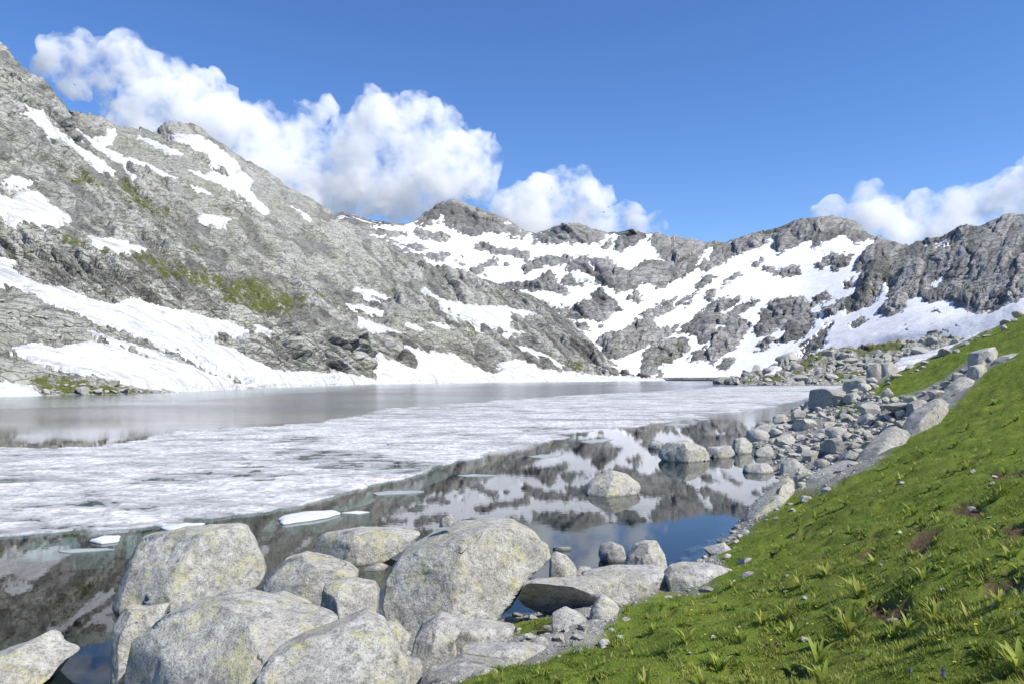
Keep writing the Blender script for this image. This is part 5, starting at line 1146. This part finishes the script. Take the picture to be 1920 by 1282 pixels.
M_PLANT = mat_leaf("lily_leaf", (0.14, 0.23, 0.03), (0.33, 0.38, 0.07), 0.4)
def leaf_mesh(i):
    r_ = np.random.default_rng(700 + i)
    L = 1.0; n = 6
    bend = r_.uniform(0.25, 0.9); wid = r_.uniform(0.06, 0.10)
    V = []
    for k_ in range(n + 1):
        u_ = k_ / n
        w_ = wid * math.sin(math.pi * min(1, 0.12 + 0.88 * u_) ** 0.8) * (1 if k_ < n else 0.02)
        x = bend * u_ ** 1.7 * 0.75; z = u_ * L - 0.35 * bend * u_ ** 2.2
        V += [(x, -w_, z + 0.35 * w_), (x, 0, z), (x, w_, z + 0.35 * w_)]
    fc = []
    for k_ in range(n):
        a_ = 3 * k_
        fc += [(a_, a_ + 1, a_ + 4, a_ + 3), (a_ + 1, a_ + 2, a_ + 5, a_ + 4)]
    me = mesh_np("leaf", np.array(V), np.array(fc), {"rnd": np.full(len(V), r_.uniform(0.1, 1.0))})
    me.polygons.foreach_set("use_smooth", np.ones(len(me.polygons), bool))
    me.materials.append(M_PLANT)
    return me
LEAF = [leaf_mesh(i) for i in range(10)]
def plant(px, py, hpx, nl, label, seed, group="broad-leaved plants on the meadow"):
    r_ = np.random.default_rng(seed)
    x, y, z = hit(px, py, 3, 60)
    H = 1.2 * hpx * y / F
    root_ = bpy.data.objects.new("leafy_plant", None); COL.objects.link(root_); root_.location = (x, y, z - 0.01); root_.empty_display_size = 0.05
    tag(root_, label, "plant", group)
    for k_ in range(nl):
        o = bpy.data.objects.new("leaf", LEAF[int(r_.integers(len(LEAF)))]); COL.objects.link(o); o.parent = root_
        s = H * r_.uniform(0.65, 1.15)
        o.scale = (s * 1.1, s * r_.uniform(0.9, 1.3), s)
        az = r_.uniform(0, 2 * math.pi)
        o.rotation_euler = (r_.uniform(-0.1, 0.1), r_.uniform(-0.05, 0.35), az)
        rad = 0.22 * H * r_.uniform(0, 1)
        o.location = (math.cos(az) * rad, math.sin(az) * rad, 0)
PL = [(1594, 1190, 52, 20, "largest broad-leaved rosette in the middle of the meadow"), (1612, 1118, 38, 22, "wide bushy leaf clump casting a dark shadow below the bare soil strip"), (1487, 1198, 36, 14, "upright leaf clump to the left of the largest rosette"),
      (1391, 1206, 32, 12, "leaf clump beside brown withered stems on the lower meadow"), (1755, 1163, 36, 16, "leaf clump to the right of the bare soil strip"), (1676, 1192, 34, 14, "leaf clump just right of the largest rosette"), (1551, 1080, 26, 14, "small leaf clump high on the left part of the meadow"),
      (1477, 1156, 34, 18, "spreading leaf clump above the upright one"), (1732, 1088, 30, 12, "small leaf clump beside a blue flower"), (1875, 1136, 32, 14, "leaf clump at the right edge below the bare soil"), (1896, 1048, 28, 12, "leaf clump near the right edge above the bare soil"),
      (1714, 966, 24, 12, "yellowish leaf clump high on the meadow"), (1536, 1240, 40, 14, "leaf clump low on the meadow under the largest rosette"), (1566, 1216, 30, 12, "small leaf clump touching the largest rosette's lower side"), (1545, 1286, 44, 18, "leaf clump cut by the bottom edge of the view"),
      (1350, 1256, 32, 12, "leaf clump near the bottom left of the meadow"), (1224, 1184, 22, 10, "leaf clump closest to the shore boulders"), (1912, 1262, 58, 18, "tall leaf clump in the bottom right corner"), (1815, 1163, 32, 12, "leaf clump between the soil patch and the right edge"),
      (1706, 1176, 30, 10, "thin leaf clump right of the largest rosette's neighbour"), (1288, 1206, 30, 14, "leaf clump on the lower left slope of the meadow"), (1760, 982, 22, 10, "small leaf clump beside the reddish soil"), (1878, 934, 26, 12, "leaf clump by the upper right soil hollow"),
      (1210, 1290, 34, 12, "leaf clump at the bottom edge beside the dark burrow"), (1316, 1288, 34, 12, "leaf clump at the bottom edge left of centre meadow"), (1640, 1060, 22, 10, "faint leaf clump above the bushy one"), (1430, 1170, 26, 12, "leaf clump between the withered stems and the upright one"),
      (1500, 1100, 20, 8, "sparse leaf clump near the grey meadow stones"), (1815, 880, 22, 10, "leaf clump on the upper meadow under the rock rib"), (1690, 900, 18, 8, "leaf clump on the upper meadow beside the rib's lower end"), (1860, 1000, 20, 8, "sparse leaf clump in the soil hollow")]
for k_, (px, py, hp, nl, lab) in enumerate(PL):
    plant(px, py, hp, nl, lab, 800 + k_)
rr = np.random.default_rng(31)
# many more low clumps of the same plant, each a single mesh
def low_clump(i):
    r_ = np.random.default_rng(900 + i); V = []; fc = []; rn = []
    for k_ in range(9):
        me = LEAF[int(r_.integers(10))]
        v = np.array([p.co[:] for p in me.vertices]); f_ = np.array([list(p.vertices) for p in me.polygons])
        s = r_.uniform(0.5, 1.1); az = r_.uniform(0, 6.28); t_ = r_.uniform(0, 0.4)
        v = v * s; v = np.c_[v[:, 0] * math.cos(t_) + v[:, 2] * math.sin(t_), v[:, 1] * 1.3, v[:, 2] * math.cos(t_) - v[:, 0] * math.sin(t_)]
        v = np.c_[v[:, 0] * math.cos(az) - v[:, 1] * math.sin(az), v[:, 0] * math.sin(az) + v[:, 1] * math.cos(az), v[:, 2]]
        fc.append(f_ + sum(len(a_) for a_ in V)); V.append(v); rn.append(np.full(len(v), r_.uniform(0, 0.9)))
    me = mesh_np("leafy_tuft", np.concatenate(V), np.concatenate(fc), {"rnd": np.concatenate(rn)})
    me.polygons.foreach_set("use_smooth", np.ones(len(me.polygons), bool)); me.materials.append(M_PLANT)
    return me
near = lambda px, py: min(ZM, key=lambda z_: (z_[0] - px) ** 2 + (z_[1] - py) ** 2)[2]
TUFT = [low_clump(i) for i in range(6)]
MEADOW = [(1200, 1200), (1380, 1090), (1500, 950), (1640, 890), (1760, 800), (1910, 720), (1915, 1280), (950, 1280)]
cnt = 0
while cnt < 260:
    px, py = rr.uniform(950, 1915), rr.uniform(720, 1280)
    if not inside(MEADOW, px, py): continue
    cnt += 1
    x, y, z = hit(px, py, 3, 60)
    o = bpy.data.objects.new("leafy_tuft", TUFT[int(rr.integers(6))]); COL.objects.link(o)
    s = max(0.06, rr.uniform(10, 26) * y / F * (0.6 + 0.4 * rr.random())); o.scale = (s, s, s * rr.uniform(0.8, 1.2)); o.rotation_euler = (0, 0, rr.uniform(0, 6.28)); o.location = (x, y, z - 0.01)
    tag(o, ("tall" if s > 0.17 else "middling" if s > 0.12 else "short") + " tuft of narrow green leaves " + near(px, py), "plant", "low tufts in the meadow")
# yellow and blue flowers
M_YEL = NT("yellow_petal").done((0.75, 0.58, 0.03), 0.6); M_BLU = NT("blue_petal").done((0.055, 0.05, 0.34), 0.6); M_STEM = NT("flower_stem").done((0.08, 0.13, 0.03), 0.7)
def flower_mesh():
    V = []; fc = []
    for k_ in range(5):
        a_ = k_ * 2 * math.pi / 5
        c_, s_ = math.cos(a_), math.sin(a_)
        loc = [(0.1, 0), (0.6, -0.38), (1.0, 0), (0.6, 0.38)]
        b_ = len(V)
        V += [(c_ * u_ - s_ * v_, s_ * u_ + c_ * v_, 0.25 * u_) for u_, v_ in loc]; fc.append((b_, b_ + 1, b_ + 2, b_ + 3))
    me = mesh_np("petals", np.array(V), np.array(fc)); me.materials.append(M_YEL); return me
FL = flower_mesh()
def stalk(h_, r_=0.0025):
    V = []; 
    for z in (0, h_):
        for k_ in range(4):
            V.append((r_ * math.cos(k_ * 1.57), r_ * math.sin(k_ * 1.57), z))
    me = mesh_np("stem", np.array(V), np.array([(k_, (k_ + 1) % 4, 4 + (k_ + 1) % 4, 4 + k_) for k_ in range(4)])); me.materials.append(M_STEM); return me
ST = stalk(1.0, 0.03)
cnt = 0
while cnt < 70:
    px, py = rr.uniform(950, 1915), rr.uniform(800, 1275)
    if not inside(MEADOW, px, py): continue
    cnt += 1
    x, y, z = hit(px, py, 3, 60)
    e_ = bpy.data.objects.new("yellow_flower", None); COL.objects.link(e_); e_.location = (x, y, z); e_.empty_display_size = 0.02
    hh = rr.uniform(0.05, 0.10)
    a_ = bpy.data.objects.new("stem", ST); COL.objects.link(a_); a_.parent = e_; a_.scale = (0.06, 0.06, hh)
    b_ = bpy.data.objects.new("petals", FL); COL.objects.link(b_); b_.parent = e_; b_.location = (0, 0, hh); s = rr.uniform(0.010, 0.017) * max(1, y / 12); b_.scale = (s, s, s); b_.rotation_euler = (rr.uniform(-0.6, 0.2), rr.uniform(-0.4, 0.4), rr.uniform(0, 6.28))
    tag(e_, "tiny yellow flower " + near(px, py), "flower", "yellow flowers dotted over the meadow")
def spike_mesh():
    r_ = np.random.default_rng(5); V = []; fc = []
    for k_ in range(34):
        u_ = k_ / 34; a_ = k_ * 2.4; z = 0.45 + 0.55 * u_; rad = 0.11 * (1 - 0.75 * u_)
        c_, s_ = math.cos(a_), math.sin(a_); b_ = len(V); w_ = 0.07 * (1 - 0.6 * u_)
        V += [(0, 0, z - 0.02), (c_ * rad - s_ * w_, s_ * rad + c_ * w_, z), (c_ * rad * 1.5, s_ * rad * 1.5, z - 0.03), (c_ * rad + s_ * w_, s_ * rad - c_ * w_, z)]
        fc.append((b_, b_ + 1, b_ + 2, b_ + 3))
    me = mesh_np("petals", np.array(V), np.array(fc)); me.materials.append(M_BLU); return me
SPK = spike_mesh()
for px, py, hp, lab in [(1768, 1282, 32, "tallest blue flower spike at the bottom edge of the meadow"), (1706, 1274, 20, "blue flower spike to the left of the tallest one"), (1731, 1106, 14, "small blue flower spike beside the leaf clump high on the meadow"), (1508, 1110, 14, "small blue flower spike near the bushy leaf clump"), (1494, 1160, 12, "small blue flower spike inside the spreading leaf clump"),
                        (1702, 1168, 12, "small blue flower spike above the thin leaf clump"), (1644, 1128, 12, "small blue flower spike below the bushy leaf clump"), (1920 - 22, 1054, 12, "small blue flower spike by the right edge"), (1258, 1284, 14, "blue flower spike at the bottom edge of the lower meadow"), (1550, 1046, 14, "pale blue flower spike near the white meadow stone"), (1370, 1242, 14, "small blue flower spike on the lower meadow")]:
    x, y, z = hit(px, py, 3, 60)
    e_ = bpy.data.objects.new("blue_flower", None); COL.objects.link(e_); e_.location = (x, y, z); e_.empty_display_size = 0.02
    hh = hp * y / F
    a_ = bpy.data.objects.new("stem", ST); COL.objects.link(a_); a_.parent = e_; a_.scale = (0.08, 0.08, hh)
    b_ = bpy.data.objects.new("petals", SPK); COL.objects.link(b_); b_.parent = e_; b_.scale = (hh, hh, hh)
    tag(e_, lab, "flower", "blue flower spikes in the meadow")

# ------------------------------------------------------------------ clouds: closed bodies of scattering vapour far behind the ridges
def mat_cloud(name, dens, soft):
    m = NT(name)
    m.t.nodes.remove(m.b)
    v = m.n("ShaderNodeVolumePrincipled")
    v.inputs["Color"].default_value = (1, 1, 1, 1)
    v.inputs["Anisotropy"].default_value = 0.1
    if soft:
        w = m.coords(kind="World")
        nz = m.noise(w, soft, 8, 0.72)
        d = m.math('MULTIPLY', m.ramp(nz, [(0.45, BW(0)), (0.70, BW(1))]), dens)
        m.l(d, v.inputs["Density"])
    else:
        v.inputs["Density"].default_value = dens
    m.l(v.outputs[0], m.out.inputs["Volume"])
    return m.mat

def cloud(puffs, Y, mat, label, seed, voxel=22.0, depth=1.0, amp=1.0):
    rr = np.random.default_rng(seed)
    bm = bmesh.new()
    for (px, py, r) in puffs:
        R = r * 1.5 / F * Y
        y = Y + rr.uniform(-0.5, 0.5) * 160 * depth
        x, _, z = at(px, py, Y)
        bmesh.ops.create_icosphere(bm, subdivisions=2, radius=R, matrix=Matrix.Translation((x, y, z)))
    me = bpy.data.meshes.new("cloud"); bm.to_mesh(me); bm.free()
    tmp = bpy.data.objects.new("cloud_tmp", me); COL.objects.link(tmp)
    md = tmp.modifiers.new("r", 'REMESH'); md.mode = 'VOXEL'; md.voxel_size = voxel
    dg = bpy.context.evaluated_depsgraph_get()
    m2 = bpy.data.meshes.new_from_object(tmp.evaluated_get(dg))
    bpy.data.objects.remove(tmp); bpy.data.meshes.remove(me)
    n = len(m2.vertices)
    V = np.zeros(n * 3, f32); m2.vertices.foreach_get("co", V); V = V.reshape(-1, 3)
    N = np.zeros(n * 3, f32); m2.vertices.foreach_get("normal", N); N = N.reshape(-1, 3)
    for s, a_ in ((170.0, 44.0), (80.0, 34.0), (40.0, 18.0)):
        q = V / s
        b = np.abs(perlin(q[:, 0], q[:, 1], q[:, 2], seed + int(s))) * 2.0 - 0.35     # billows
        V = V + N * (b * a_ * amp)[:, None]
    m2.vertices.foreach_set("co", V.astype(f32).ravel()); m2.update()
    o = link_mesh("cloud", m2, mat)
    return tag(o, label, "cloud", "clouds behind the ridges")

C1 = [(128, 118, 30), (165, 112, 30), (120, 150, 20), (205, 140, 36), (255, 128, 34), (300, 158, 42), (352, 185, 40), (408, 188, 32), (250, 195, 46),
      (300, 235, 52), (372, 240, 56), (440, 246, 44), (478, 262, 40), (520, 292, 48), (566, 300, 46), (612, 318, 48), (520, 350, 60), (600, 372, 50), (660, 298, 46),
      (690, 262, 40), (716, 220, 32), (746, 208, 28), (780, 226, 34), (820, 250, 38), (866, 280, 38), (902, 278, 22), (800, 300, 56), (730, 310, 56),
      (850, 330, 44), (890, 320, 30), (670, 350, 44), (720, 368, 34), (790, 355, 40), (440, 320, 60), (585, 218, 18), (607, 208, 16), (556, 224, 14), (830, 366, 26), (905, 356, 22), (760, 378, 28), (940, 376, 16), (572, 250, 18)]
C2 = [(950, 385, 26), (985, 372, 28), (1020, 362, 28), (1052, 352, 26), (1082, 352, 24), (1108, 374, 24), (1128, 372, 14), (1070, 390, 34), (1000, 405, 36), (1040, 410, 34), (1110, 402, 24),
      (1160, 420, 18), (1186, 408, 16), (1206, 412, 16), (1230, 414, 16), (1214, 434, 18), (1140, 432, 24)]
C3 = [(1560, 400, 20), (1590, 392, 24), (1630, 400, 30), (1680, 412, 34), (1730, 416, 36), (1790, 410, 36), (1850, 397, 38), (1905, 374, 40), (1960, 362, 55), (2040, 352, 70), (1700, 452, 30), (1760, 452, 40), (1650, 432, 28), (1850, 442, 40)]
cm = mat_cloud("cloud_vapour", 0.036, 0.0075)
cloud(C1, 3000, cm, "long white cumulus cloud rising behind the grey left-hand ridge up to the snowy peak", 3)
cloud(C2, 3000, cm, "small bright cumulus cloud just behind the rounded rock dome beside the central peak", 5, voxel=16, amp=0.6)
cloud(C3, 2400, cm, "flat pale cloud bank resting behind the dark jagged ridge above the meadow", 8, voxel=20, amp=0.7)
